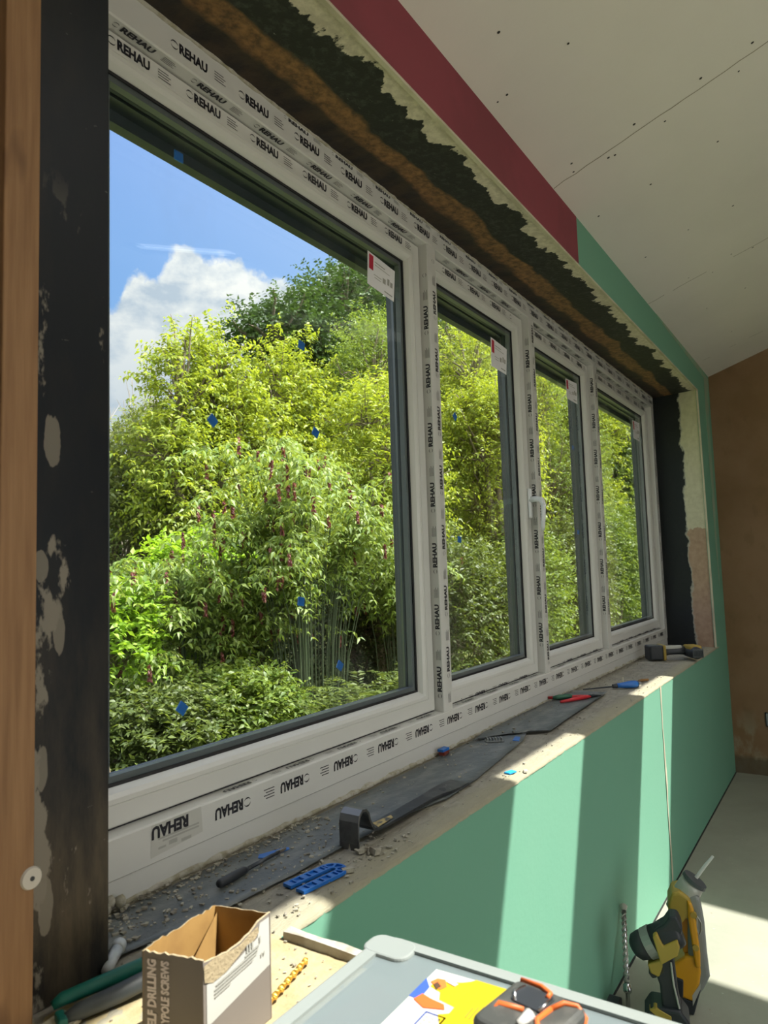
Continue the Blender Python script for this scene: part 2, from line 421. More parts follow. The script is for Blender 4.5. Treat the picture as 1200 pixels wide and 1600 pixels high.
m_caulk = pm('smeared_caulk', (.42, .40, .34), .8, col2=(.30, .28, .20), scale=40, bump=.4)
m_dust = pm('plaster_crumbs', (.40, .38, .31), .95, col2=(.22, .2, .16), scale=30)
m_paint_glass = None

# ------------------------------------------------------------------ room shell
XL, XR, YF, YB, ZF = -1.7, 5.65, .812, -3.6, -1.5
ceil_z = lambda y: 1.35 + .34 * (.812 - y)
fl = MB().box(XL - .2, XR + .25, YB - .2, 1.3, ZF - .15, ZF).build('floor', floor_mat(), kind='structure')

# ceiling with three rooflight openings
SKX = [(1.20, 1.862), (2.61, 3.268), (4.02, 4.678)]; SKY0, SKY1 = -.275, -1.78
cm = MB()
def cslab(x0, x1, ya, yb):
    cm.hexa([(x0, yb, ceil_z(yb)), (x1, yb, ceil_z(yb)), (x1, ya, ceil_z(ya)), (x0, ya, ceil_z(ya)),
             (x0, yb, ceil_z(yb) + .14), (x1, yb, ceil_z(yb) + .14), (x1, ya, ceil_z(ya) + .14), (x0, ya, ceil_z(ya) + .14)])
cslab(XL - .2, XR + .2, 1.3, SKY0); cslab(XL - .2, XR + .2, SKY1, YB - .2)
xs = [XL - .2] + [v for p in SKX for v in p] + [XR + .2]
for i in range(0, len(xs), 2): cslab(xs[i], xs[i + 1], SKY0, SKY1)
ceiling = cm.build('ceiling', m_ceil, kind='structure')
# board joints and screw heads
jm = MB()
cn = Vector((0, .34, 1)).normalized()
def cpt(x, y, off=.0006): p = Vector((x, y, ceil_z(y))); return p - cn * off
for xj in (2.405, 3.815, .98, 5.2):
    k = 26; ys = [(.81 - i * (.81 + .26) / k) for i in range(k + 1)]; nz_ = poly_noise(k + 1, .0035, int(xj * 100))
    for i in range(k):
        if random.random() < .30 and xj > 3: continue
        jm.quad([cpt(xj - .0022 + nz_[i], ys[i]), cpt(xj + .0022 + nz_[i], ys[i]), cpt(xj + .0022 + nz_[i + 1], ys[i + 1]), cpt(xj - .0022 + nz_[i + 1], ys[i + 1])])
jm.build('board_joint', pm('joint_shadow_gap', (.28, .25, .19), .9), ceiling)
sm_ = MB()
scr = [(1.65, .68), (1.85, .56), (1.86, .78), (1.86, .75), (2.39, .73), (2.34, .72), (2.36, .51), (2.36, .15), (2.76, .31), (2.76, .55), (2.75, .75),
       (3.28, .51), (3.83, .31), (3.30, .33), (2.44, .62), (2.36, .3), (2.45, .43), (2.45, .60), (2.45, .2), (3.3, .7), (3.77, .6), (3.86, .5), (3.77, .4), (4.3, .6), (4.3, .4), (4.9, .55), (1.2, .6), (1.2, .3), (1.86, .2), (2.76, .05)]
for x, y in scr:
    c = cpt(x, y, .001); r_ = .0048 * random.uniform(.7, 1.15); k = 8; n = len(sm_.v)
    u = Vector((1, 0, 0)); v_ = Vector((0, 1, -.34)).normalized()
    sm_.v += [tuple(c + u * cos(2 * pi * j / k) * r_ + v_ * sin(2 * pi * j / k) * r_) for j in range(k)]; sm_.face(*range(n, n + k))
sm_.build('screw_heads', pm('black_screw', (.02, .018, .015), .5), ceiling)
# rooflight linings
for i, (a, b_) in enumerate(SKX):
    q = MB(); T = .03
    for x0, x1, y0, y1 in ((a - T, a, SKY1 - T, SKY0 + T), (b_, b_ + T, SKY1 - T, SKY0 + T), (a, b_, SKY0, SKY0 + T), (a, b_, SKY1 - T, SKY1)):
        q.hexa([(x0, y0, ceil_z(y0) + .141), (x1, y0, ceil_z(y0) + .141), (x1, y1, ceil_z(y1) + .141), (x0, y1, ceil_z(y1) + .141),
                (x0, y0, ceil_z(y0) + .18), (x1, y0, ceil_z(y0) + .18), (x1, y1, ceil_z(y1) + .18), (x0, y1, ceil_z(y1) + .18)])
    q.build('window_%d' % (i + 2), m_anth, kind='structure')

MB().box(XR, XR + .2, YB, 1.3, ZF - .1, 3.2).build('wall_right', farwall_mat(), kind='structure')
MB().box(XL - .2, XL, YB, 1.3, ZF - .1, 3.2).build('wall_left', m_ceil, kind='structure')
bw = MB()
bw.box(XL, -1.3, YB - .15, YB, ZF, 3.2); bw.box(2.4, XR, YB - .15, YB, ZF, 3.2); bw.box(-1.3, 2.4, YB - .15, YB, .75, 3.2)  # unseen opening behind the camera, added to let more daylight in
bw.build('wall_back', m_ceil, kind='structure')

# window wall: masonry, plasterboards, reveal, soffit, sill
wf = MB()
wf.box(XL, XR + .2, .826, 1.30, -1.9, -.606)            # below
wf.box(XL, .56, .985, 1.30, -.606, 1.30)                 # left of the opening
wf.box(.56, .67, 1.14, 1.30, -.606, 1.30)
wf.box(XL, XR + .2, .826, 1.30, 1.19, 1.34)             # lintel zone
wf.box(5.315, XR + .2, .826, 1.30, -.606, 1.19)
wall = wf.build('wall_front', m_mason, kind='structure')
gb = MB(); gb.box(.905, 3.545, .812, .8255, ZF + .004, -.588)
# far low board with a ragged joint edge
k = 14; zz = [ZF + .004 + (-.588 - ZF - .004) * i / k for i in range(k + 1)]; nn = poly_noise(k + 1, .0035, 3)
poly = [(3.556 + .006 * sin(i * .35) + nn[i], zz[i]) for i in range(k + 1)]
gb.prism([(XR, ZF + .004)] + [(5.30, ZF + .004)] + poly + [(XR, -.588)], .812, .8255)
gb.hexa([(5.213, .812, -.588), (XR, .812, -.588), (XR, .8255, -.588), (5.213, .8255, -.588), (5.152, .812, 1.155), (XR, .812, 1.155), (XR, .8255, 1.155), (5.152, .8255, 1.155)])
gb.box(2.662, XR, .812, .8255, 1.155, 1.352)
gb.build('green_plasterboard', m_green, wall)
MB().box(XL, 2.660, .8116, .8255, 1.155, 1.352).build('pink_plasterboard', m_pink, wall)
# exposed plaster at the ragged joint
jt = MB()
for i in range(k):
    jt.quad([(poly[i][0] - .001, .8112, zz[i]), (poly[i][0] + .018 + .008 * sin(i), .8112, zz[i]), (poly[i + 1][0] + .018 + .008 * sin(i + 1), .8112, zz[i + 1]), (poly[i + 1][0] - .001, .8112, zz[i + 1])])
jt.build('torn_joint', m_plaster, wall)
MB().box(3.546, 3.553, .814, .8255, ZF, -.60).build('joint_gap', m_gasket, wall)
# white plastic corner bead at the head and at the far reveal
be = MB(); be.box(XL, 5.16, .8105, .822, 1.150, 1.158)
be.hexa([(5.206, .8105, -.585), (5.215, .8105, -.585), (5.215, .822, -.585), (5.206, .822, -.585), (5.145, .8105, 1.152), (5.154, .8105, 1.152), (5.154, .822, 1.152), (5.145, .822, 1.152)])
be.build('corner_bead', m_plaster, wall)
sf = MB(); n_ = 40
sf.hexa([(XL, .815, 1.158), (5.16, .815, 1.158), (5.31, 1.15, 1.176), (XL, 1.15, 1.176), (XL, .815, 1.195), (5.16, .815, 1.195), (5.31, 1.15, 1.195), (XL, 1.15, 1.195)])
sf.build('soffit', soffit_mat(), wall)
rv = MB()
rv.hexa([(5.213, .8125, -.60), (5.33, .8125, -.60), (5.33, 1.15, -.60), (5.29, 1.15, -.60), (5.152, .8125, 1.16), (5.33, .8125, 1.16), (5.33, 1.15, 1.172), (5.29, 1.15, 1.172)])
rv.build('reveal', reveal_mat(), wall)
# skim tape patch at the far end of the fascia
MB().prism([(5.44, 1.30), (5.42, .9), (5.45, .2), (5.50, -.2), (5.54, .3), (5.56, 1.0), (5.62, 1.33), (5.2, 1.352), (4.0, 1.352), (4.02, 1.338), (4.6, 1.325), (5.1, 1.31)], .8105, .812).build('skim_patch', pm('thin_skim', (.27, .35, .25), .8, col2=(.20, .42, .28), scale=6), wall)
# sill top: a rough grid
def rough_grid(x0, x1, y0, y1, z, nx, ny, amp, seed, skirt=.03):
    mb = MB(); r = random.Random(seed)
    for i in range(nx + 1):
        for j in range(ny + 1):
            e = r.uniform(-.0012, .0012) if j == 0 else 0
            mb.v.append((x0 + (x1 - x0) * i / nx, y0 + (y1 - y0) * j / ny + e, z + r.uniform(-amp, amp * .3) - (.002 if j == 0 else 0)))
    for i in range(nx):
        for j in range(ny):
            a = i * (ny + 1) + j; mb.face(a, a + ny + 1, a + ny + 2, a + 1)
    b0 = len(mb.v)
    for i in range(nx + 1): v = mb.v[i * (ny + 1)]; mb.v.append((v[0], v[1], z - skirt))
    for i in range(nx): mb.face(b0 + i, b0 + i + 1, (i + 1) * (ny + 1), i * (ny + 1))
    return mb
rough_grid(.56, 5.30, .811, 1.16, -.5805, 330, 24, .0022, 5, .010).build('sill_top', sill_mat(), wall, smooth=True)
MB().box(.56, 5.31, .826, 1.16, -.607, -.586).build('sill_bed', m_mason, wall)

# low boxed-out wall in the left foreground
low = MB().box(-.6, .889, -1.4, .811, ZF, -.586).build('wall_low', m_green, kind='structure')
rough_grid(-.6, .892, -1.4, .95, -.5805, 90, 120, .0012, 9, .006).build('top_board', m_ply, low, smooth=True)
rough_grid(-.6, .565, .95, .985, -.5805, 60, 4, .0012, 10, .006).build('top_board_end', m_ply, low, smooth=True)
MB().box(.889, .905, -1.4, .811, ZF, -.5805).build('side_board', m_green, low)
pb = MB(); kk = 60; nA = poly_noise(kk + 1, .0012, 21); nB = poly_noise(kk + 1, .0008, 22)
for i in range(kk + 1):
    y = .803 - i * (.803 + 1.3) / kk
    pb.v += [(.8885 + nA[i], y, -.5815), (.906, y, -.5815), (.9055 + nB[i], y, -.568 + nB[i]), (.8895 + nA[i], y, -.568 + nA[i])]
for i in range(kk):
    for j in range(4): a = i * 4 + j; b2 = i * 4 + (j + 1) % 4; pb.face(a, b2, b2 + 4, a + 4)
pb.face(0, 1, 2, 3)
pb.build('board_edge', pm('white_gypsum_edge', (.40, .38, .33), .85, col2=(.30, .27, .22), scale=30, bump=.3), low)
# black strip standing in for the dark gap at the floor edge
MB().box(.905, XR, .806, .812, ZF - .001, ZF + .003).build('floor_gap_strip', m_gasket, kind='structure')

# ------------------------------------------------------------------ column, stud
colm = MB().box(.565, .6835, .962, 1.134, -.5795, 1.158)
c_o = colm.build('painted_column', m_column, bevel=.002); reg(c_o, label='black-painted column with scraped plaster patches standing at the left end of the sill', cat='column')
st = MB().box(.495, .5455, .925, .98, -.5795, 1.33)
s_o = st.build('timber_stud', m_stud, bevel=.002); reg(s_o, label='upright pine stud at the far left edge beside the black column', cat='timber stud')
wsh = thing('fixing_washer', 'round white plastic washer screwed on the pine stud', 'washer', (.541, .925, -.385))
o = MB(); o.tube([(0, 0, 0), (0, -.003, 0)], [.0145, .013], 24); o.build('disc', pm('white_nylon', (.55, .52, .46), .5), wsh, smooth=False)
MB().tube([(0, -.003, 0), (0, -.0042, 0)], [.003, .003], 10).build('screw_head', m_dsteel, wsh)

# ------------------------------------------------------------------ window unit
FY, SY = 1.135, 1.165
win = thing('window_1', None, None, (0, 0, 0), kind='structure')
fr = MB(); fr.ring(.685, 5.29, -.535, 1.175, [(0, 1.215), (0, FY + .004), (.003, FY), (.072, FY), (.075, FY + .003), (.077, SY), (.077, 1.20)])
frame = fr.build('outer_frame', m_white, win, bevel=0)
MULL = [(2.037, 2.098), (2.937, 2.998), (3.872, 3.933)]
L = [(.762, 2.037), (2.098, 2.937), (2.998, 3.872), (3.933, 5.213)]
ZB, ZT = -.458, 1.098
ink = m_film
def flat_film(parent, segs, name='film_print'):
    mb = MB()
    for s in segs: film(mb, *s)
    mb.build(name, ink, parent, recalc=False)
e = .0006
# film on the fixed frame
segs = [((.69, FY - e, 1.122), (1, 0, 0), (0, 0, 1), 4.58, .024, -.135 + .20 * 2),
        ((.69, FY - e, 1.158), (1, 0, 0), (0, 0, 1), 4.58, .010, .62),
        ((.80, 1.156, 1.0965 - .0004), (1, 0, 0), (0, -1, 0), 1.2, .016, .02),
        ((2.11, 1.156, 1.0965 - .0004), (1, 0, 0), (0, -1, 0), .8, .016, -.05),
        ((3.01, 1.156, 1.0965 - .0004), (1, 0, 0), (0, -1, 0), .84, .016, -.02),
        ((3.94, 1.156, 1.0965 - .0004), (1, 0, 0), (0, -1, 0), 1.24, .016, .03),
        ((5.27, FY - e, -.478), (-1, 0, 0), (0, 0, -1), 4.22, .024, -.09),
        ((2.03, 1.1395, -.4575 + .0006), (-1, 0, 0), (0, 1, 0), .97, .012, .03),
        ((2.93, 1.1395, -.4575 + .0006), (-1, 0, 0), (0, 1, 0), .8, .012, .03),
        ((3.86, 1.1395, -.4575 + .0006), (-1, 0, 0), (0, 1, 0), .84, .012, .03),
        ((5.20, 1.1395, -.4575 + .0006), (-1, 0, 0), (0, 1, 0), 1.2, .012, .03),
        ((5.262, FY - e, -.45), (0, 0, 1), (-1, 0, 0), 1.5, .018, .03)]
# returns read upside down on the lower rail
segs[7:11] = [((a[0][0], 1.158, a[0][2]), a[1], (0, -1, 0), a[3], .013, a[5]) for a in segs[7:11]]
flat_film(frame, segs)
for i, (a, b_) in enumerate(MULL):
    mu = MB().box(a, b_, FY, 1.25, -.462, 1.102).build('mullion', m_white, win, bevel=.0025)
    flat_film(mu, [((b_ - .012, FY - e, -.50), (0, 0, 1), (-1, 0, 0), 1.62, .019, -.06 + .13 * i),
                   ((a - e, 1.139, -.44), (0, 0, 1), (0, 1, 0), 1.5, .017, .02 + .07 * i)])
# paper delivery sticker on the lower rail
stk = MB(); stk.quad([(.895, FY - .0009, -.522), (1.022, FY - .0009, -.512), (1.018, FY - .0009, -.462), (.897, FY - .0009, -.463)])
so = stk.build('paper_sticker', pm('sticker_paper', (.50, .50, .46), .5), frame)
tx = MB(); stamp(tx, 'REHAU', (.985, FY - .0015, -.466), (-1, 0, 0), (0, 0, -1), .024, .088, bold=.05)
tx.build('sticker_word', ink, frame, recalc=False)
tx = MB()
for r_ in range(2): bar(tx, (1.012, FY - .0015, -.490 - .006 * r_), (-1, 0, 0), (0, 0, -1), 0, .10 - .01 * r_, 0, .0035)
for q in ((.02, .045, .028, .034), (.055, .075, .022, .030), (.082, .10, .027, .031)): bar(tx, (1.012, FY - .0015, -.480), (-1, 0, 0), (0, 0, -1), *q)
tx.build('sticker_small_print', m_pgrey, frame, recalc=False)

def prof_sash(): return [(.004, 1.22), (.004, SY + .003), (.007, SY), (.044, SY), (.0445, SY + .0015), (.046, SY + .0005), (.054, SY + .002), (.062, SY + .008), (.0675, SY + .017), (.070, 1.187), (.070, 1.192)]
m_label = pm('label_paper', (.80, .80, .82), .5)
LABELS = [[(1.762, .990), (1.918, .975), (1.905, .868), (1.755, .882)], [(2.650, .948), (2.812, .935), (2.796, .818), (2.644, .825)],
          [(3.565, .967), (3.745, .975), (3.738, .860), (3.570, .862)], [(4.90, .962), (5.085, .968), (5.065, .835), (4.905, .838)]]
for i, (x0, x1) in enumerate(L):
    sa = MB(); sa.ring(x0, x1, ZB, ZT, prof_sash()); sash = sa.build('sash', m_white, win)
    g = MB(); g.ring(x0, x1, ZB, ZT, [(0, 1.172), (.0045, 1.172)]); g.ring(x0, x1, ZB, ZT, [(.069, 1.1885), (.076, 1.1895), (.076, 1.192)])
    g.build('gasket', m_gasket, sash)
    p = MB().box(x0 + .072, x1 - .072, 1.192, 1.214, ZB + .072, ZT - .072).build('glass_pane', m_glass, sash)
    s2 = MB(); s2.ring(x0, x1, ZB, ZT, [(.074, 1.1945), (.088, 1.1945), (.088, 1.212), (.074, 1.212)]); s2.build('spacer_bar', m_spacer, sash)
    s3 = MB(); s3.ring(x0, x1, ZB, ZT, [(-.03, 1.2152), (.086, 1.2152), (.088, 1.222), (.076, 1.236), (.060, 1.25), (.055, 1.27), (-.03, 1.27)])
    s3.build('outer_rail', m_anth, sash)
    ph = (.01, .05, .02, .06)[i]
    flat_film(sash, [((x0 + .05, SY - e, ZT - .037), (1, 0, 0), (0, 0, 1), x1 - x0 - .09, .023, ph)] + ([((x1 - .06, SY - e, ZB + .012), (-1, 0, 0), (0, 0, -1), (x1 - x0) * .8, .011, ph)] if i else []))
    la = MB(); la.quad([(a, 1.1905, b_) for a, b_ in LABELS[i]]); la.build('energy_label', m_label, sash)
    tl, tr_, br, bl = [Vector((a, 1.1898, b_)) for a, b_ in LABELS[i]]
    def Q(mb, u0, u1, v0, v1):
        f_ = lambda u, v: (tl * (1 - u) + tr_ * u) * (1 - v) + (bl * (1 - u) + br * u) * v
        mb.quad([f_(u0, v0), f_(u1, v0), f_(u1, v1), f_(u0, v1)])
    r = MB(); Q(r, .05, .20, .06, .50); r.build('red_mark', pm('red_print', (.45, .02, .05), .6), sash)
    r = MB(); Q(r, .25, .62, .18, .21); Q(r, .25, .80, .27, .29); Q(r, .22, .5, .58, .60); Q(r, .55, .66, .50, .66); Q(r, .72, .80, .42, .62); Q(r, .83, .92, .46, .62); Q(r, .62, .92, .86, .90); Q(r, .25, .48, .66, .68)
    r.build('label_print', m_pgrey, sash)
    if i == 1:
        hx = 2.912
        h = MB().box(hx - .014, hx + .014, 1.152, SY, .205, .335).build('handle_plate', pm('bright_white_plastic', (.80, .82, .84), .25), sash, bevel=.006, seg=3)
        h = MB(); h.tube([(hx, 1.158, .285), (hx, 1.125, .287), (hx - .001, 1.105, .280), (hx - .004, 1.097, .262), (hx - .010, 1.096, .22), (hx - .016, 1.098, .17), (hx - .018, 1.100, .148)],
               [.0155, .0150, .0145, .0120, .0100, .0095, .0075], 14, flat=.8)
        h.build('handle', pm('crinkled_silver_film', (.80, .82, .86), .25, .1, bump=.6, bscale=120), sash, smooth=True)
hd_ = MB(); hd_.box(.60, 5.35, 1.272, 1.30, .985, 1.20); hd_.box(.60, 5.35, 1.235, 1.272, 1.012, 1.20); hd_.build('outer_head_trim', m_anth, win)
# lower plain strip and the smeared caulk around the frame
MB().hexa([(.685, 1.138, -.582), (5.29, 1.138, -.582), (5.29, 1.215, -.582), (.685, 1.215, -.582), (.685, 1.138, -.533), (5.29, 1.138, -.533), (5.29, 1.215, -.533), (.685, 1.215, -.533)]).build('sill_packer_strip', m_white, win)
def caulk(path, r, seed, name='caulk_bead'):
    rr = random.Random(seed); P = []; R_ = []
    for a, b_ in zip(path[:-1], path[1:]):
        a = Vector(a); b_ = Vector(b_); n = int((b_ - a).length / .02)
        for i in range(n):
            P.append(a.lerp(b_, i / n) + Vector((rr.uniform(-1, 1), rr.uniform(-1, 1), rr.uniform(-1, 1))) * r * .22); R_.append(r * rr.uniform(.75, 1.35))
    mb = MB(); mb.tube(P, R_, 8); mb.build(name, m_caulk, win, smooth=True)
caulk([(.69, 1.141, -.580), (5.28, 1.141, -.580)], .0085, 1)
caulk([(.69, 1.135, 1.176), (5.28, 1.135, 1.176)], .0055, 2)
caulk([(5.291, 1.136, -.57), (5.291, 1.136, 1.17)], .0045, 3)
# lump of caulk in the left corner
lm = MB(); rr = random.Random(4)
for c in range(9):
    p = Vector((.70 + c * .014 + rr.uniform(-.006, .006), 1.124 + rr.uniform(-.006, .004), -.574 + rr.uniform(0, .014)))
    lm.tube([p - Vector((.010, 0, 0)), p - Vector((.004, 0, 0)), p + Vector((.006, 0, .002)), p + Vector((.011, 0, 0))], [.003, .011, .010, .003], 8)
lm.build('caulk_lump', m_caulk, win, smooth=True)

# blue pads stuck on the glass, one thing each
PADS = [(1.016, .925, 0, 0, 'blue pad on the first glass pane near the top rail, against the blue sky'),
        (1.107, .348, .7, 0, 'blue pad on the first glass pane over the pale left tree, below the cloud'),
        (1.474, .374, .5, 0, 'blue pad on the first glass pane over the foliage above the red-flowered shrub'),
        (1.399, -.072, .15, 0, 'blue pad on the first glass pane over the middle of the tasselled shrub'),
        (1.555, -.253, .6, 0, 'blue pad on the first glass pane near its lower right corner'),
        (1.013, -.271, .7, 0, 'blue pad on the first glass pane near its bottom edge, leftmost of the low ones'),
        (1.424, .601, .2, 0, 'blue pad on the first glass pane in front of the dark oak crown'),
        (2.287, .552, .75, 1, 'blue pad high on the second glass pane'),
        (2.284, .102, .1, 1, 'blue pad low on the second glass pane'),
        (3.605, .604, .1, 2, 'blue pad high on the third glass pane near its right stile'),
        (3.615, .164, .1, 2, 'blue pad low on the third glass pane near its right stile')]
pad_me = None
for x, z, rot, pi_, lab in PADS:
    k_ = 1.2185 / 1.185
    if pad_me is None:
        q = MB().box(-.0125, .0125, -.0018, .0018, -.0115, .0115); ob = q.build('glazing_pad', m_blue, bevel=.001); pad_me = ob
    else:
        ob = pad_me.copy(); COL.objects.link(ob)
    ob.location = (x * k_, 1.2160, z * k_); ob.rotation_euler = (0, rot, 0)
    reg(ob, label=lab, cat='glazing pad', group='blue pads stuck on the window glass')

# ------------------------------------------------------------------ things on the sill
SZ = -.5795
# membrane strips
def strip_mesh(pts_front, pts_back, z, th=.0016, wav=.0015, seed=0):
    mb = MB(); rr = random.Random(seed); n = len(pts_front)
    for (a, b_) in zip(pts_front, pts_back):
        for s in range(7):
            f_ = s / 6; mb.v.append((a[0] + (b_[0] - a[0]) * f_, a[1] + (b_[1] - a[1]) * f_, z + rr.uniform(0, wav) + (.0025 if s == 0 else 0)))
    for i in range(n - 1):
        for s in range(6): a = i * 7 + s; mb.face(a, a + 7, a + 8, a + 1)
    return mb
def edge_pts(pairs, step=.04):
    out = []
    for (x0, y0), (x1, y1) in zip(pairs[:-1], pairs[1:]):
        n = max(1, int(abs(x1 - x0) / step))
        for i in range(n): out.append((x0 + (x1 - x0) * i / n, y0 + (y1 - y0) * i / n))
    out.append(pairs[-1]); return out
F1 = edge_pts([(.70, .985), (.839, .959), (1.076, .940), (1.217, .940), (1.45, .925), (1.612, .897), (1.80, .905), (2.05, .935), (2.247, .960), (2.34, .985)])
B1 = [(x, 1.112) for x, y in F1]
o = strip_mesh(F1, B1, SZ + .001, seed=1).build('membrane_strip', m_dpc, smooth=True)
o.modifiers.new('solid', 'SOLIDIFY').thickness = .0016
reg(o, label='long dark grey membrane strip along the back of the sill behind the pry bar', cat='membrane strip', group='grey membrane strips on the sill')
F2 = edge_pts([(2.33, 1.05), (2.40, .92), (2.576, .932), (2.9, .945), (3.217, .962)])
B2 = [(x + .0, 1.122) for x, y in F2]; B2[0] = (2.16, 1.10); B2[1] = (2.30, 1.122)
o = strip_mesh(F2, B2, SZ + .0065, seed=2).build('membrane_strip', m_dpc, smooth=True)
o.modifiers.new('solid', 'SOLIDIFY').thickness = .0016
reg(o, label='second grey membrane strip, overlapping the first and lying under the red-handled pliers', cat='membrane strip', group='grey membrane strips on the sill')

# pry bar
pr = thing('pry_bar', 'black flat pry bar with a hooked steel claw lying on the sill', 'pry bar', (1.23, .9225, SZ))
def swept_flat(path, widths, th):
    mb = MB(); n = len(path); P = [Vector(p) for p in path]
    for i, p in enumerate(P):
        tg = (P[min(i + 1, n - 1)] - P[max(i - 1, 0)]).normalized(); nr = Vector((0, 1, 0)).cross(tg).normalized()
        th_ = th[i] if hasattr(th, '__len__') else th
        for sy, sn in ((-1, -1), (1, -1), (1, 1), (-1, 1)): mb.v.append(tuple(p + Vector((0, sy * widths[i] / 2, 0)) + nr * sn * th_ / 2))
    for i in range(n - 1):
        for j in range(4): a = i * 4 + j; b_ = i * 4 + (j + 1) % 4; mb.face(a, b_, b_ + 4, a + 4)
    mb.face(3, 2, 1, 0); e_ = (n - 1) * 4; mb.face(e_, e_ + 1, e_ + 2, e_ + 3); return mb
cl_path = [(0, 0, .014), (0, 0, .040), (.001, 0, .058), (.006, 0, .070), (.017, 0, .078), (.031, 0, .076), (.040, 0, .066), (.047, 0, .050), (.058, 0, .034)]
swept_flat(cl_path, [.050] * 4 + [.048] * 3 + [.044, .042], [.002, .004, .005, .006, .006, .006, .006, .006, .006]).build('hooked_claw', m_claw, pr, smooth=False, bevel=.0008)
tn = MB()
for s in (-1, 1): tn.prism([(s * .025, .016), (s * .025, .0015), (s * .004, .0012), (s * .0012, .016)], -.0015, .0010, 'yz')
tn.build('claw_tips', m_claw, pr)
bar_path = [(.058, 0, .034), (.068, 0, .025), (.085, 0, .020), (.12, 0, .018), (.22, 0, .0175), (.33, .002, .0165), (.37, .004, .0145), (.41, .006, .0115), (.46, .008, .008), (.515, .010, .005)]
swept_flat(bar_path, [.042, .040, .038, .038, .038, .038, .044, .056, .060, .058], .0058).build('bar', m_dsteel, pr, bevel=.001)
q = MB(); q.tube([(.405, .002, .0148), (.405, .002, .0158)], [.013, .013], 18, flat=.7); q.build('nail_hole_rim', m_blk, pr)
for _ in range(9):
    q = MB(); x = random.uniform(.40, .50); q.tube([(x, random.uniform(-.018, .022), .0135 - (x - .4) * .06), (x + .001, random.uniform(-.018, .022), .0140 - (x - .4) * .06)], .0010, 5)
    q.build('plaster_speck', m_paper, pr)
q = MB(); q.quad([(.085, -.016, .0240), (.155, -.010, .0222), (.165, .004, .0222), (.10, .010, .0236)]); q.build('worn_label', pm('worn_gold_label', (.40, .30, .10), .6, col2=(.06, .06, .05), scale=60), pr)

# U-shaped packer (shim)
def shim(name, loc, rz, L_, W_, th, mat, label, group=None):
    th_ = thing(name, label, 'packing shim', loc, rz, group)
    mb = MB(); leg = W_ * .38; r_out = W_ / 2
    for s in (-1, 1):
        y0, y1 = sorted((s * W_ / 2, s * (W_ / 2 - leg)))
        xend = L_ - r_out
        mb.box(0, xend, y0, y0 + leg * .16, 0, th); mb.box(0, xend, y1 - leg * .16, y1, 0, th); mb.box(0, xend, y0 + leg * .16, y1 - leg * .16, 0, th * .45)
        k = 6
        for i in range(k): xx = xend * i / (k - 1) * .93; mb.box(xx, xx + L_ * (.09 if i % 2 == 0 else .03), y0 + leg * .16, y1 - leg * .16, 0, th)
    k = 14
    for ra, rb, hh in ((r_out, r_out - leg * .17, th), (r_out - leg * .17, W_ / 2 - leg * .83, th * .45), (W_ / 2 - leg * .83, W_ / 2 - leg, th)):
        for i in range(k):
            A = -pi / 2 + pi * i / k; B = -pi / 2 + pi * (i + 1) / k; cx = L_ - r_out
            h2 = th if (hh < th and i % 4 == 1) else hh
            pts = [(cx + rb * cos(A), rb * sin(A)), (cx + ra * cos(A), ra * sin(A)), (cx + ra * cos(B), ra * sin(B)), (cx + rb * cos(B), rb * sin(B))]
            mb.hexa([(p[0], p[1], 0) for p in pts] + [(p[0], p[1], h2) for p in pts])
    mb.build('plate', mat, th_)
    return th_
shim('packing_shim', (1.028, .902, SZ), RA(-8), .128, .058, .006, m_blue, 'blue U-shaped plastic packer lying near the front edge of the sill')
def slab(name, lab, cat, loc, rz, poly, th, mat, group=None):
    o = MB().prism(poly, 0, th, 'xy').build(name, mat, bevel=.0008); o.location = loc; o.rotation_euler = (0, 0, rz); return reg(o, label=lab, cat=cat, group=group)
slab('plastic_shim', 'blue wedge packer under the tip of the dark chisel', 'packing shim', (1.135, 1.045, SZ + .0042), RA(-18), [(-.040, -.002), (-.030, -.012), (.032, -.006), (.036, .004), (.028, .009), (-.030, .012)], .0016, m_blue)
slab('plastic_shim', 'pale blue packer by the sunlit front edge of the sill', 'packing shim', (1.90, .853, SZ), RA(-15), [(-.016, -.010), (.016, -.010), (.016, .010), (-.016, .010)], .004, m_lblue)
slab('plastic_shim', 'flat blue packer at the front edge of the membrane, beside the grey metal clip', 'packing shim', (2.255, .985, SZ + .004), RA(20), [(-.03, -.010), (.028, -.012), (.035, .006), (-.02, .012)], .0025, m_blue)
o = slab('plastic_shim', 'brown-red packer under the blue one against the caulk of the lower frame', 'packing shim', (1.985, 1.112, SZ + .0035), RA(8), [(-.022, -.010), (.022, -.010), (.024, .010), (-.020, .010)], .010, m_dred)
o = slab('plastic_shim', 'dark blue packer stacked on the brown-red one against the lower frame', 'packing shim', (1.984, 1.113, SZ + .0136), RA(2), [(-.022, -.010), (.020, -.011), (.024, .010), (-.020, .011)], .008, m_blue)

# dark chisel with steel tip
ch = thing('chisel', 'dark slim chisel lying on the membrane with its tip on a blue packer', 'chisel', (.955, 1.020, SZ + .0030), math.atan2(.012, .195))
h = MB(); h.tube([(0, 0, .0105), (.004, 0, .0105), (.030, 0, .0100), (.070, 0, .0095), (.080, 0, .008)], [.006, .0080, .0085, .0075, .005], 12); h.build('grip', m_blk, ch, smooth=True)
h = MB(); h.tube([(.078, 0, .0085), (.15, 0, .0075), (.178, 0, .0065)], [.0042, .0040, .0030], 8); h.build('shaft', m_dsteel, ch, smooth=True)
h = MB(); h.tube([(.170, 0, .0068), (.200, 0, .0060)], [.0046, .0030], 8, flat=.6); h.build('tip', m_steel, ch)

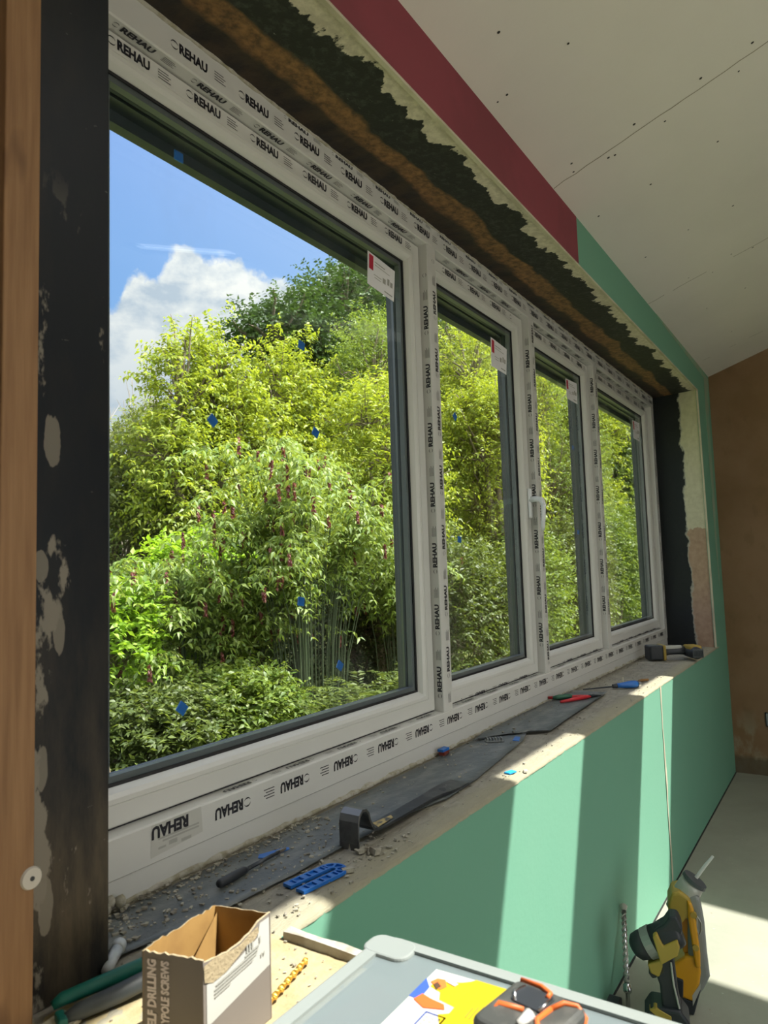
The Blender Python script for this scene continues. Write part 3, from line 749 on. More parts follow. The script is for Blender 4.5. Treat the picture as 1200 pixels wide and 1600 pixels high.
# metal hinge clip
cp = thing('metal_clip', 'small grey ribbed metal clip lying on the membrane', 'clip', (2.20, 1.040, SZ + .0045), RA(-52))
h = MB()
h.box(-.030, .030, -.014, .014, 0, .004)
for i in range(6): h.box(-.026 + i * .0095, -.021 + i * .0095, -.013, .013, .004, .012)
h.build('body', pm('zinc', (.28, .30, .31), .35, .7), cp, bevel=.001)
h = MB(); h.tube([(-.03, .012, .006), (-.052, .026, .004)], [.003, .002], 8); h.build('pin', m_dsteel, cp)

# pliers
def pliers(loc, rz, mat, lab, open_=.18, name='pliers', L_=.17):
    th_ = thing(name, lab, 'pliers', loc, rz)
    for s in (-1, 1):
        mb = MB(); mb.tube([(0, s * .004, .008), (.03, s * .010, .008), (L_ * .55, s * (.010 + open_ * .06), .0075), (L_, s * (.010 + open_ * .14), .007)], [.005, .0075, .0078, .0055], 10); mb.build('handle', mat, th_, smooth=True)
    mb = MB(); mb.tube([(.005, 0, .008), (-.02, 0, .008), (-.055, 0, .007)], [.010, .009, .003], 10, flat=.6); mb.build('jaws', m_dsteel, th_, smooth=True)
    return th_
pliers((3.045, .985, SZ + .0095), RA(140) , m_red, 'red-handled pliers lying on the second membrane strip', .3)
dg = thing('utility_tool', 'short dark green tool lying against the lower frame beside the red pliers', 'hand tool', (2.975, 1.075, SZ + .0085), RA(-40))
h = MB(); h.tube([(-.05, 0, .011), (-.03, 0, .012), (.03, 0, .012), (.05, 0, .009)], [.007, .011, .011, .006], 10, flat=.8); h.build('body', m_dgreen, dg, smooth=True)
h = MB(); h.tube([(.048, 0, .009), (.10, 0, .006)], [.004, .0025], 8); h.build('blade', m_dsteel, dg)

# screwdriver
sd = thing('screwdriver', 'blue-handled screwdriver lying across the sill with a dark shaft', 'screwdriver', (3.440, .884, SZ), math.atan2(.215, -.20) )
h = MB(); h.tube([(.0, 0, .017), (.008, 0, .017), (.03, 0, .017), (.06, 0, .016), (.085, 0, .015), (.105, 0, .014)], [.010, .0155, .0168, .0150, .0115, .0105], 14); h.build('handle', m_blue, sd, smooth=True)
h = MB(); h.tube([(-.012, 0, .017), (.001, 0, .017)], [.012, .0145], 14); h.build('steel_cap', m_steel, sd)
h = MB(); h.tube([(.105, 0, .014), (.125, 0, .013)], [.0115, .009], 12); h.build('collar', m_blk, sd)
h = MB(); h.tube([(.120, 0, .012), (.27, 0, .007)], [.0035, .003], 8); h.build('shaft', m_dsteel, sd)
o = MB().tube([(0, 0, .007), (.02, .0, .007), (.055, .0, .007)], [.004, .0065, .006], 10).build('wall_plug', m_wood); o.location = (3.60, .92, SZ); o.rotation_euler = (0, 0, RA(-38)); reg(o, label='small brown plug lying on the sill behind the blue screwdriver', cat='wall plug')
o = MB().tube([(0, 0, 0), (0, 0, .03), (.002, 0, .045)], [.008, .006, .005], 10).build('wooden_peg', m_plaster); o.location = (3.43, .95, SZ); reg(o, label='small pale peg standing up behind the blue screwdriver handle', cat='peg')

# far cordless drill lying on its side
fd = thing('cordless_drill', 'black and yellow cordless drill lying on its side at the far end of the sill', 'cordless drill', (4.50, .92, SZ), math.atan2(-.30, .20))
# local x runs from battery to body
h = MB().prism([(-.175, -.045), (-.105, -.052), (-.085, -.04), (-.085, .045), (-.105, .055), (-.175, .050)], .004, .088, 'xy'); h.build('battery', m_blk, fd, bevel=.010, seg=3)
h = MB().prism([(-.098, -.054), (-.080, -.050), (-.074, .03), (-.080, .055), (-.098, .058)], .002, .090, 'xy'); h.build('yellow_band', m_tyel, fd, bevel=.006)
h = MB(); h.tube([(-.085, 0, .046), (-.05, 0, .048), (.0, .0, .050), (.05, .0, .052)], [.026, .021, .022, .028], 16, flat=.8); h.build('grip', m_blk, fd, smooth=True)
h = MB(); h.box(-.075, .03, -.010, .016, .062, .082); h.build('label_plate', m_lgrey, fd, bevel=.004)
h = MB(); h.tube([(.075, -.115, .046), (.075, -.105, .046), (.075, .0, .046), (.075, .06, .046)], [.026, .034, .036, .030], 20); h.build('motor_housing', m_blk, fd, smooth=True)
h = MB(); h.box(.045, .115, -.085, .02, .060, .086); h.build('yellow_housing', m_tyel, fd, bevel=.008)
h = MB()
for k in range(6): h.box(.052 + k * .009, .056 + k * .009, -.1265, -.118, .028, .064)
h.box(.045, .105, -.120, -.112, .022, .070); h.build('vent', m_dgrey, fd, bevel=.002)
h = MB(); h.tube([(.075, .058, .046), (.075, .085, .046), (.075, .115, .046)], [.024, .022, .014], 16); h.build('chuck', m_dsteel, fd, smooth=True)
blk = MB().box(-.055, .055, -.0, .018, 0, .052).build('sill_offcut', m_wood); 
bpy.data.objects.remove(blk)

# rubble on sill and on the low wall: nobody could count it
rb = MB(); rr = random.Random(11)
def crumb(x, y, z, s):
    a = rr.uniform(0, pi); u = Vector((cos(a), sin(a), 0)) * s; v_ = Vector((-sin(a), cos(a), 0)) * s * rr.uniform(.4, .8); n = Vector((rr.uniform(-.2, .2) * s, 0, s * rr.uniform(.2, .5)))
    rb.obox((x, y, z + n.z), u, v_, n)
for _ in range(1500):
    x = rr.choice([rr.uniform(.70, 1.35), rr.uniform(.7, 5.2)]); y = rr.uniform(.825, 1.12)
    if rr.random() < .35: y = 1.12 - abs(rr.gauss(0, .03))
    onm = x < 3.2 and y > .95
    crumb(x, y, SZ + (.004 if onm else 0) + (.005 if onm and x > 2.3 else 0), rr.choice([.0012, .0018, .0025, .004]) * rr.uniform(.6, 1.1))
for _ in range(300): crumb(rr.uniform(.60, .885), rr.uniform(.3, .93), SZ, rr.uniform(.0008, .0026))
for _ in range(60):   # bigger flakes in the dirty left corner
    crumb(rr.uniform(.72, 1.05), rr.uniform(1.0, 1.125), SZ + .0035, rr.uniform(.002, .0052))
for x, y in ((1.141, .862), (1.245, .868), (1.93, .820), (1.233, .895)): crumb(x, y, SZ, .011 if x < 1.9 else .008)
rbo = rb.build('plaster_rubble', m_dust); reg(rbo, kind='stuff', label='scattered plaster crumbs and dust along the sill', cat='rubble')

# ------------------------------------------------------------------ foreground things on the low wall
# cardboard box
bxo = thing('cardboard_box', 'torn open grey cardboard screw box standing on the sunlit low wall', 'box', (.653, .717, SZ))
C4 = [Vector((.581, .753)), Vector((.604, .672)), Vector((.729, .681)), Vector((.707, .762))]
cen = Vector((.653, .717)); C4 = [c - cen for c in C4]; BH = .1315
def wallpanel(a, b_, tops, name, mats, th=.0022, inner=True):
    n = len(tops) - 1; mb = MB(); dr = (b_ - a); nr = Vector((-dr.y, dr.x)).normalized() * th
    if nr.dot(-(a + b_) / 2) < 0: nr = -nr
    for i in range(n + 1):
        p = a + dr * (i / n); q = p + nr
        mb.v += [(p.x, p.y, 0), (p.x, p.y, tops[i]), (q.x, q.y, tops[i] + .0005), (q.x, q.y, 0)]
    for i in range(n):
        k = i * 4
        mb.m = 0; mb.face(k, k + 4, k + 5, k + 1)
        mb.m = 1; mb.face(k + 1, k + 5, k + 6, k + 2)
        mb.m = 2; mb.face(k + 2, k + 6, k + 7, k + 3)
    mb.m = 0; mb.face(0, 1, 2, 3); k = n * 4; mb.face(k + 3, k + 2, k + 1, k)
    return mb.build(name, mats, bxo)
rr = random.Random(8)
jag = lambda n, base, amp: [base + rr.uniform(-amp, amp) for _ in range(n + 1)]
MT = [m_cardgrey, m_cardtorn, m_card]
left_t = jag(16, BH - .001, .0015); wallpanel(C4[0], C4[1], left_t, 'front_panel', MT)
rt = [BH - .004, BH - .006, BH - .008, BH - .009, BH - .0085, BH - .011, BH - .012, BH - .010, BH - .011, BH - .008, BH - .008, BH - .004, BH - .001, BH, BH, BH]
rt = [v + rr.uniform(-.0012, .0012) for v in rt]; sidep = wallpanel(C4[1], C4[2], rt, 'side_panel', MT)
wallpanel(C4[2], C4[3], jag(10, BH, .0008), 'back_panel', MT)
wallpanel(C4[3], C4[0], jag(20, BH + .0005, .002), 'far_panel', MT)
q = MB(); q.quad([(*c, .003) for c in C4]); q.build('base', m_card, bxo)
q = MB(); a = C4[3] * .93 + C4[2] * .05; b_ = C4[0] * .25 + C4[1] * .6; q.quad([(a.x, a.y, BH - .006), (b_.x, b_.y, BH - .020), (b_.x, b_.y, .02), (a.x, a.y, .02)])
q.build('inner_flap', m_card, bxo)
# white sticker panel with torn upper edge, outside of the side panel
dr = (C4[2] - C4[1]); dn = Vector((dr.y, -dr.x)).normalized() * .0006
def SP(u, z, k=1): p = C4[1] + dr * u + dn * k; return (p.x, p.y, z)
q = MB(); q.quad([SP(.04, .052), SP(.97, .052 + .016), SP(.97, .128), SP(.82, .128), SP(.78, .112), SP(.30, .098), SP(.04, .100)]); q.build('white_sticker', m_paper, bxo)
q = MB(); q.quad([SP(.0, .123, 2), SP(.01, .104, 2), SP(.12, .098, 2), (SP(.3, .099, 2)), SP(.42, .104, 2), SP(.60, .112, 2), SP(.72, .112, 2), SP(.80, .118, 2), SP(.78, .126, 2), SP(.66, .124, 2), SP(.5, .119, 2), SP(.3, .121, 2), SP(.15, .125, 2)]); q.build('torn_patch', m_cardtorn, bxo)
q = MB()
for z0, u0, u1 in ((.090, .16, .78), (.086, .14, .76), (.082, .14, .70), (.078, .14, .36), (.094, .58, .80)):
    q.quad([SP(u0, z0 + .010 * u0, 3), SP(u1, z0 + .010 * u1, 3), SP(u1, z0 + .0024 + .010 * u1, 3), SP(u0, z0 + .0024 + .010 * u0, 3)])
for u in (.60, .64, .68, .80): q.quad([SP(u, .104, 3), SP(u + .022, .104, 3), SP(u + .022, .113, 3), SP(u, .113, 3)])
for u in (.62, .66): q.quad([SP(u + .2, .086, 3), SP(u + .22, .086, 3), SP(u + .22, .091, 3), SP(u + .2, .091, 3)])
q.build('sticker_print', m_pgrey, bxo)
# lettering up the front panel
dl = (C4[1] - C4[0]); ln = Vector((dl.y, -dl.x)).normalized()
if ln.dot((C4[0] + C4[1]) / 2) < 0: ln = -ln
ayv = (-dl.normalized())
q = MB()
for s, off, h_ in (('SELF DRILLING', .0205, .0130), ('BAYPOLE SCREWS', .0385, .0120)):
    p = C4[0] + dl.normalized() * off + ln * .0009
    stamp(q, s, (p.x, p.y, .040), (0, 0, 1), (ayv.x, ayv.y, 0), h_, .083, bold=.05, narrow=.7)
q.build('lettering', pm('pale_pink_print', (.72, .64, .63), .7), bxo, recalc=False)

# gold twist drill bit
def twist(p0, p1, r, turns, mat, name, parent, n=90, lobes=True):
    p0 = Vector(p0); p1 = Vector(p1); ax = (p1 - p0); L_ = ax.length; ax.normalize(); u = ax.orthogonal().normalized(); v_ = ax.cross(u)
    prof = [(1, .0), (.80, .40), (.30, .42), (-.30, .52), (-1, .0), (-.80, -.40), (-.30, -.42), (.30, -.52)]
    mb = MB(); k = len(prof)
    for i in range(n + 1):
        f_ = i / n; a = 2 * pi * turns * f_; rr_ = r * (1 if f_ < .95 else (1 - f_) / .05 * .9 + .1)
        for px, py in prof:
            x = (px * cos(a) - py * sin(a)) * rr_; y = (px * sin(a) + py * cos(a)) * rr_
            mb.v.append(tuple(p0 + ax * L_ * f_ + u * x + v_ * y))
    for i in range(n):
        for j in range(k): a = i * k + j; b_ = i * k + (j + 1) % k; mb.face(a, b_, b_ + k, a + k)
    mb.face(*range(k)); mb.face(*[n * k + j for j in reversed(range(k))])
    return mb.build(name, mat, parent)
gbit = thing('twist_drill_bit', 'gold twist drill bit lying on the sunlit low wall beside the torn box', 'drill bit', (.742, .699, SZ), math.atan2(.025, .111))
twist((0, 0, .0050), (.116, 0, .0050), .0052, 3.2, m_gold, 'flute', gbit)
h = MB(); h.tube([(-.03, 0, .0045), (.002, 0, .0045)], .0042, 12); h.build('shank', m_gold, gbit, smooth=True)

# grey plastic tube
tb = thing('plastic_tube', 'short pale grey tube with a rounded end lying beside the black column', 'tube', (.672, .951, SZ + .002), math.atan2(.052, .062))
h = MB(); h.tube([(0, 0, .009), (.060, 0, .0095)], [.0078, .0088], 16); h.build('barrel', pm('pale_grey_plastic', (.42, .46, .49), .45), tb, smooth=True)
h = MB(); h.tube([(.058, 0, .0098), (.060, 0, .0098), (.066, 0, .0098), (.074, 0, .0098), (.079, 0, .0098), (.081, 0, .0098)], [.009, .0110, .0112, .0108, .0080, .002], 18); h.build('rounded_end', pm('pale_grey_cap', (.45, .49, .52), .45), tb, smooth=True)

# tin snips: dark handles, teal grip
ts = thing('tin_snips', 'dark grey snips with a teal grip strip in front of the black column', 'snips', (.576, .932, SZ), math.atan2(-.060, .155))
h = MB(); h.tube([(0, .0, .0165), (.012, 0, .021), (.06, .002, .0235), (.115, .002, .028), (.165, 0, .033), (.20, 0, .036)], [.0060, .0090, .0100, .0105, .0100, .009], 14, flat=.85); h.build('teal_grip', m_teal, ts, smooth=True)
h = MB(); h.tube([(.03, .012, .022), (.10, .014, .027), (.17, .014, .032), (.20, .012, .034)], [.003, .0045, .005, .004], 10); h.build('upper_edge', m_dgrey, ts, smooth=True)
h = MB(); h.tube([(.004, -.028, .0085), (.03, -.026, .012), (.08, -.022, .014), (.14, -.016, .020), (.20, -.010, .026)], [.006, .011, .0125, .0125, .011], 14, flat=.85); h.build('lower_handle', m_dgrey, ts, smooth=True)
h = MB(); h.box(.0, .012, -.040, -.012, .002, .016); h.build('handle_end', m_teal, ts, bevel=.003)
o = MB().prism([(-.03, -.022), (.035, -.020), (.04, .018), (-.028, .02)], 0, .006, 'xy').build('plaster_offcut', m_plaster, bevel=.001); o.location = (.555, .905, SZ + .0002); o.rotation_euler = (0, 0, .2)
reg(o, label='small cream plasterboard offcut lying at the foot of the pine stud', cat='offcut')

# translucent organiser case
oc = thing('organiser_case', 'translucent plastic organiser case with a frosted lid in the foreground', 'organiser case', (.66, .33, SZ))
cx0, cx1, cy0, cy1 = -.215, .190, -.29, .252; CT = .079
def rrect(x0, x1, y0, y1, r, n=6):
    out = []
    for cx, cy, a0 in ((x1 - r, y1 - r, 0), (x0 + r, y1 - r, 90), (x0 + r, y0 + r, 180), (x1 - r, y0 + r, 270)):
        for i in range(n + 1): a = RA(a0 + 90 * i / n); out.append((cx + r * cos(a), cy + r * sin(a)))
    return out
MB().prism(rrect(cx0 + .006, cx1 - .006, cy0 + .006, cy1 - .006, .02), 0, CT - .022, 'xy').build('tray', frosted_mat('cloudy_tray_plastic', (.42, .48, .48), .75), oc, bevel=.002)
# lid: outer rim band and recessed panel
o1 = rrect(cx0, cx1, cy0, cy1, .028); o2 = rrect(cx0 + .018, cx1 - .020, cy0 + .018, cy1 - .020, .018)
mb = MB(); n = len(o1)
for pts_, z in ((o1, CT - .020), (o1, CT - .001), ([(a[0] * .985 + .0, a[1] * .99) for a in o1], CT), (o2, CT), (o2, CT - .004)):
    mb.v += [(p[0], p[1], z) for p in pts_]
for r_ in range(4):
    for j in range(n): a = r_ * n + j; b_ = r_ * n + (j + 1) % n; mb.face(a, b_, b_ + n, a + n)
mb.build('lid_rim', m_rim, oc)
mb = MB(); mb.prism(rrect(cx0 + .017, cx1 - .019, cy0 + .017, cy1 - .019, .018), CT - .0065, CT - .004, 'xy'); mb.build('lid_panel', m_lid, oc)
mb = MB(); mb.prism(rrect(.140, .188, .190, .260, .018), CT - .014, CT + .0005, 'xy'); mb.build('corner_latch', m_rim, oc, bevel=.003)
mb = MB()
for yy in (-.20, -.10, .0, .10): mb.box(cx0 + .012, cx1 - .012, yy - .001, yy + .001, .002, CT - .024)
mb.box(-.05, -.048, cy0 + .012, cy1 - .012, .002, CT - .024); mb.box(.07, .072, cy0 + .012, cy1 - .012, .002, CT - .024); mb.build('dividers', m_rim, oc)
mb = MB(); mb.tube([(.1915, -.05, .060), (.197, -.05, .062), (.197, -.085, .062), (.1915, -.085, .060)], .0022, 8); mb.build('wire_clasp', m_steel, oc, smooth=True)
# raised rib frame on the lid
mb = MB()
for (x0, x1, y0, y1) in ((.04, .155, -.245, -.15),):
    for a in ((x0, x1, y0, y0 + .006), (x0, x1, y1 - .006, y1), (x0, x0 + .006, y0, y1), (x1 - .006, x1, y0, y1)): mb.box(*a, CT - .0045, CT - .001)
mb.build('lid_ribs', m_rim, oc)
# things inside, seen through the lid
def inside(nm, lab, cat, loc, mat, dx, dy, dz, rz):
    o = MB().prism(rrect(-dx, dx, -dy, dy, min(dx, dy) * .3, 3), 0, dz, 'xy').build(nm, mat, bevel=.002); o.location = loc; o.rotation_euler = (0, 0, rz); return reg(o, label=lab, cat=cat)

inside('packet', 'blue packet showing faintly through the frosted lid left of the leaflet', 'packet', (.640, .440, SZ + CT - .0215), m_blue, .060, .040, .0135, .3)
inside('packet', 'pinkish packet showing faintly through the frosted lid near its back corner', 'packet', (.700, .520, SZ + CT - .0215), pm('pink_packet_paper', (.50, .28, .26), .7), .050, .022, .0135, -.2)
# leaflet on the lid
LZ = SZ + CT + .0005
lf = thing('instruction_leaflet', 'white and yellow printed leaflet lying on the frosted case lid', 'leaflet', (.745, .42, LZ))
def sheet(name, poly, z, mat, parent, ox=.745, oy=.42):
    q = MB(); q.prism([(a - ox, b_ - oy) for a, b_ in poly], z, z + .0004, 'xy'); return q.build(name, mat, parent)
sheet('sheet', [(.806, .474), (.812, .352), (.640, .340), (.640, .474)], 0, m_paper, lf)
sheet('yellow_print', [(.782, .462), (.792, .440), (.796, .432), (.803, .424), (.809, .420), (.811, .353), (.665, .342), (.668, .372), (.700, .385), (.715, .402), (.708, .415), (.727, .428), (.735, .418), (.748, .418), (.752, .440), (.765, .446), (.770, .462)], .0005, pm('yellow_ink', (.50, .36, .002), .5), lf)
sheet('blue_print', [(.782, .474), (.768, .462), (.740, .460), (.741, .4745), (.783, .4745)], .0005, pm('blue_ink', (.035, .09, .35), .5), lf)
sheet('orange_print', [(.752, .4620), (.738, .466), (.729, .448), (.738, .425), (.746, .430), (.748, .448)], .0010, pm('orange_ink', (.80, .12, .02), .5), lf)
sheet('red_print', [(.788, .462), (.778, .466), (.768, .448), (.778, .444), (.790, .452)], .0010, pm('red_orange_ink', (.75, .16, .03), .5), lf)
sheet('dark_print', [(.781, .458), (.774, .460), (.767, .452), (.775, .450)], .0015, pm('black_ink', (.08, .04, .02), .5), lf)
sheet('pink_print', [(.793, .446), (.789, .434), (.783, .436), (.786, .448)], .0015, pm('pale_pink_ink', (.80, .55, .50), .5), lf)
q = MB()
for a in ((.662, .724, .4165, .4185), (.662, .724, .4405, .4425), (.724, .726, .4165, .4425), (.692, .694, .4165, .4425)): q.box(a[0] - .745, a[1] - .745, a[2] - .42, a[3] - .42, .0005, .0009)
q.build('boxed_outline', pm('dark_blue_ink', (.03, .06, .25), .5), lf)
q = MB()
for k_ in range(4):
    for j in range(3): q.box(.697 + k_ * .0065 - .745, .701 + k_ * .0065 - .745, .4205 + j * .007 - .42, .4245 + j * .007 - .42, .0005, .0009)
q.build('boxed_figures', m_pgrey, lf)
q = MB(); q.tube([(.683 - .745, .432 - .42, .001), (.683 - .745, .432 - .42, .0016)], .009, 20); q.build('cyan_dot', pm('cyan_ink', (.02, .45, .85), .4), lf)
q = MB()
for k_ in range(3): q.box(.737 - .745, .765 - .004 * k_ - .745, .388 + k_ * .005 - .42, .3895 + k_ * .005 - .42, .0010, .0013)
q.build('small_lines', pm('olive_print', (.30, .22, .02), .5), lf)

# tape measure
tp = thing('tape_measure', 'black tape measure with orange trim standing on the case lid', 'tape measure', (.694, .300, LZ), RA(-10)); tp.scale = (.84, .84, .92)
TX0, TX1, TY0, TY1, TH = -.062, .046, -.052, .048, .068
h = MB().prism(rrect(TX0, TX1, TY0, TY1, .016), 0.0, TH, 'xy').build('body', pm('dusty_black_rubber', (.045, .048, .045), .55, col2=(.10, .10, .09), scale=30, amt=(.5, .75)), tp, bevel=.008, seg=3)
def orange(path, r=.0032):
    q = MB(); q.tube(path, r, 8); return q
q = orange([(.040, .040, TH), (.042, .012, TH + .001), (.036, -.004, TH + .001), (.026, -.006, TH + .001)]); q.build('orange_trim', m_org, tp, smooth=True)
q = orange([(-.045, .034, TH - .030), (-.030, .035, TH - .004), (-.018, .034, TH), (-.012, .004, TH + .001)]); q.build('orange_trim', m_org, tp, smooth=True)
q = orange([(.010, -.020, TH + .001), (.030, -.026, TH + .001), (.036, -.040, TH), (.036, -.050, TH - .008), (.020, -.0525, TH - .020)]); q.build('orange_trim', m_org, tp, smooth=True)
q = orange([(.010, -.020, TH + .001), (-.018, -.018, TH + .001), (-.035, -.030, TH + .001), (-.05, -.04, TH - .002)]); q.build('orange_trim', m_org, tp, smooth=True)
q = MB().prism(rrect(-.004, .034, -.014, .030, .008), TH - .002, TH + .0015, 'xy').build('recessed_plate', m_blk, tp, bevel=.001)
q = MB(); q.tube([(-.028, -.006, TH + .001), (-.016, -.010, TH + .002), (-.040, -.008, TH + .0015)], [.005, .008, .005], 10, flat=.5); q.build('white_button', pm('white_plastic', (.6, .6, .58), .4), tp, smooth=True)
q = MB(); q.tube([(.03, .028, TH + .001), (.012, .032, TH + .0015), (-.002, .022, TH + .001)], .002, 8); q.build('edge_wire', m_steel, tp, smooth=True)
q = MB(); q.tube([(.025, -.012, TH + .002), (-.004, -.012, TH + .002)], .0022, 8); q.build('belt_clip', m_steel, tp, smooth=True)

# ------------------------------------------------------------------ tools on the floor
PX = 1 / 455.
def loc2(px, py, bx=1050., by=1566.): return ((px - bx) * PX, (by - py) * PX * 1.09)
def P2(*pts): return [loc2(*p) for p in pts]
aim = math.atan2(.627, 2.63)
hd = thing('hammer_drill', 'yellow and grey cordless hammer drill standing upright on the concrete floor', 'hammer drill', (2.64, .605, ZF), aim - pi / 2)
def T(px, py, y=0): a, b_ = loc2(px, py); return (a, y, b_)
h = MB(); h.tube([T(1058, 1436), T(1066, 1418), T(1076, 1402), T(1083, 1393)], [.043, .043, .040, .036], 22); h.build('nose', m_lgrey, hd, smooth=True)
h = MB(); h.tube([T(1082, 1394), T(1085, 1390)], [.042, .040], 22); h.build('nose_ring', m_dgrey, hd)
h = MB(); h.tube([T(1086, 1388), T(1100, 1370), T(1112, 1356)], [.006, .0055, .0045], 8); h.build('bit', pm('white_dusted_bit', (.6, .6, .58), .4), hd)
h = MB().prism(P2((1072, 1408), (1088, 1405), (1093, 1440), (1094, 1480), (1096, 1512), (1086, 1530), (1074, 1545), (1066, 1520), (1068, 1460)), -.045, .045); h.build('motor_housing', m_grey, hd, bevel=.012, seg=3)
h = MB().prism(P2((1043, 1418), (1050, 1404), (1060, 1401), (1074, 1408), (1080, 1424), (1079, 1436), (1068, 1437), (1060, 1446), (1042, 1432)), -.052, .052); h.build('gear_housing', m_tyel, hd, bevel=.010, seg=3)
h = MB().prism(P2((1070, 1410), (1077, 1416), (1081, 1440), (1084, 1480), (1083, 1500), (1076, 1500), (1073, 1470), (1070, 1436)), -.058, .03); h.build('side_frame', m_yel, hd, bevel=.006)
h = MB().prism(P2((1058, 1440), (1073, 1436), (1076, 1486), (1060, 1488)), -.030, .034); h.build('inner_grip', pm('orange_yellow_plastic', (.60, .23, .008), .5), hd, bevel=.006)
h = MB().prism(P2((1040, 1504), (1062, 1488), (1082, 1484), (1084, 1506), (1081, 1522), (1072, 1548), (1046, 1542), (1040, 1522)), -.05, .045); h.build('lower_housing', m_yel, hd, bevel=.010, seg=3)
h = MB().prism(P2((1042, 1515), (1058, 1519), (1056, 1543), (1042, 1538)), -.056, -.03); h.build('dark_recess', m_blk, hd, bevel=.004)
h = MB().prism(P2((1042, 1541), (1072, 1548), (1080, 1525), (1082, 1530), (1070, 1565.4), (1044, 1565.4)), -.045, .045); h.build('battery', m_blk, hd, bevel=.006)
h = MB(); h.quad([(*(lambda p: (p[0], -.0505, p[1]))(loc2(*p)),) for p in ((1069, 1538), (1082, 1520), (1081, 1528), (1069, 1552))]); h.build('label_plate', m_lgrey, hd)
for py in (1429, 1472):
    h = MB(); h.tube([T(1078, py, -.062), T(1078, py, -.050)], .010, 12); h.build('boss', m_tyel, hd)
h = MB(); a = T(1086, 1445, -.0465); h.tube([T(1083, 1432, -.047), T(1088, 1440, -.047), T(1088, 1450, -.047), T(1084, 1458, -.047), T(1081, 1448, -.047), T(1083, 1432, -.047)], .002, 6, cap=False); h.build('badge_outline', m_lgrey, hd)

idr = thing('impact_driver', 'black and yellow impact driver standing on the floor in front of the hammer drill', 'impact driver', (2.47, .575, ZF), math.atan2(.59, 2.47) - pi / 2)
PXi = 1 / 480.
def loc3(px, py): return ((px - 1040) * PXi, (1591 - py) * PXi * 1.10)
def T3(px, py, y=0): a, b_ = loc3(px, py); return (a, y, b_)
def P3(*pts): return [loc3(*p) for p in pts]
h = MB(); h.tube([T3(983, 1482), T3(988, 1479), T3(996, 1475), T3(1003, 1472)], [.026, .040, .044, .044], 22); h.build('nose_cone', m_blk, idr, smooth=True)
h = MB(); h.tube([T3(1002, 1473), T3(1014, 1467)], [.047, .049], 22); h.build('grey_ring', m_grey, idr)
h = MB(); h.tube([T3(1013, 1468), T3(1030, 1460), T3(1048, 1452), T3(1053, 1450)], [.048, .046, .042, .036], 20); h.build('barrel', m_blk, idr, smooth=True)
h = MB().prism(P3((1012, 1452), (1018, 1447), (1027, 1462), (1047, 1452), (1050, 1462), (1046, 1473), (1030, 1483), (1022, 1488), (1017, 1470)), -.052, -.020); h.build('yellow_side', m_tyel, idr, bevel=.004)
h = MB().prism(P3((1012, 1449), (1030, 1437), (1038, 1426), (1050, 1426), (1056, 1440), (1052, 1452), (1036, 1452), (1028, 1460)), -.034, .034); h.build('top_cover', m_blk, idr, bevel=.008)
h = MB().prism(P3((1002, 1494), (1024, 1484), (1028, 1502), (1018, 1510), (1006, 1506)), -.030, .030); h.build('trigger_guard', m_tyel, idr, bevel=.005)
h = MB().prism(P3((1004, 1496), (1013, 1494), (1015, 1512), (1008, 1514), (1003, 1508)), -.022, .022); h.build('trigger', m_blk, idr, bevel=.003)
h = MB().prism(P3((1024, 1484), (1040, 1476), (1042, 1500), (1044, 1530), (1048, 1556), (1020, 1552), (1018, 1520), (1014, 1508)), -.030, .030); h.build('grip', m_blk, idr, bevel=.008, seg=3)
h = MB().prism(P3((994, 1560), (1004, 1546), (1046, 1546), (1058, 1560), (1056, 1590.4), (994, 1590.4)), -.050, .050); h.build('battery', m_blk, idr, bevel=.008)
h = MB().prism(P3((1001, 1549), (1010, 1545), (1032, 1553), (1032, 1560), (1022, 1564)), -.053, -.02); h.build('battery_plate', m_tyel, idr, bevel=.002)
h = MB(); h.tube([T3(1036, 1486, -.034), T3(1038, 1515, -.034), T3(1044, 1545, -.034)], .003, 8); h.build('grip_trim', m_lgrey, idr)

# long steel bit leaning on the green board
lb = thing('masonry_bit', 'long steel drill bit with a dusty spiral leaning against the green board', 'drill bit', (2.53, .745, ZF))
a0 = Vector((0, 0, .004)); a1 = Vector((.182, .050, .245)); dv = (a1 - a0)
h = MB(); h.tube([a0, a0 + dv * .99], .0075, 14); h.build('shaft', m_steel, lb, smooth=True)
twist(a0 + dv * .25 + Vector((-.004, 0, 0)), a1, .0105, 6, pm('dusty_steel', (.40, .40, .36), .55, .3), 'spiral_flute', lb, 120)
h = MB(); h.tube([a0 + dv * .14, a0 + dv * .16, a0 + dv * .22, a0 + dv * .24], [.009, .014, .014, .009], 14); h.build('collar', m_steel, lb, smooth=True)
h = MB(); h.tube([a1 - dv * .02, a1 + dv * .03, a1 + dv * .05], [.010, .014, .008], 10); h.build('carbide_tip', m_lgrey, lb)
bk = MB().prism([(-.035, 0), (.03, 0), (.034, .05), (.018, .058), (-.03, .052)], -.02, .02).build('dark_block', m_blk, bevel=.004); bk.location = (2.47, .775, ZF); reg(bk, label='small dark block on the floor at the foot of the long steel bit', cat='block')

# back box in the far wall
bb = thing('socket_back_box', 'open metal socket back box set in the brown far wall near the floor', 'socket box', (XR - .001, .552, -1.115))
q = MB()
for a in ((-.006, 0, -.048, .048, .042, .048), (-.006, 0, -.048, .048, -.048, -.042), (-.006, 0, -.048, -.042, -.048, .048), (-.006, 0, .042, .048, -.048, .048)): q.box(*a)
q.build('rim', m_blk, bb); MB().box(-.002, 0.0, -.042, .042, -.042, .042).build('back_plate', pm('galvanised_steel', (.35, .36, .40), .35, .6), bb)
q = MB(); q.tube([(-.004, .02, -.02), (-.006, .0, .01), (-.004, -.01, .03)], .003, 6); q.build('cable', m_paper, bb)

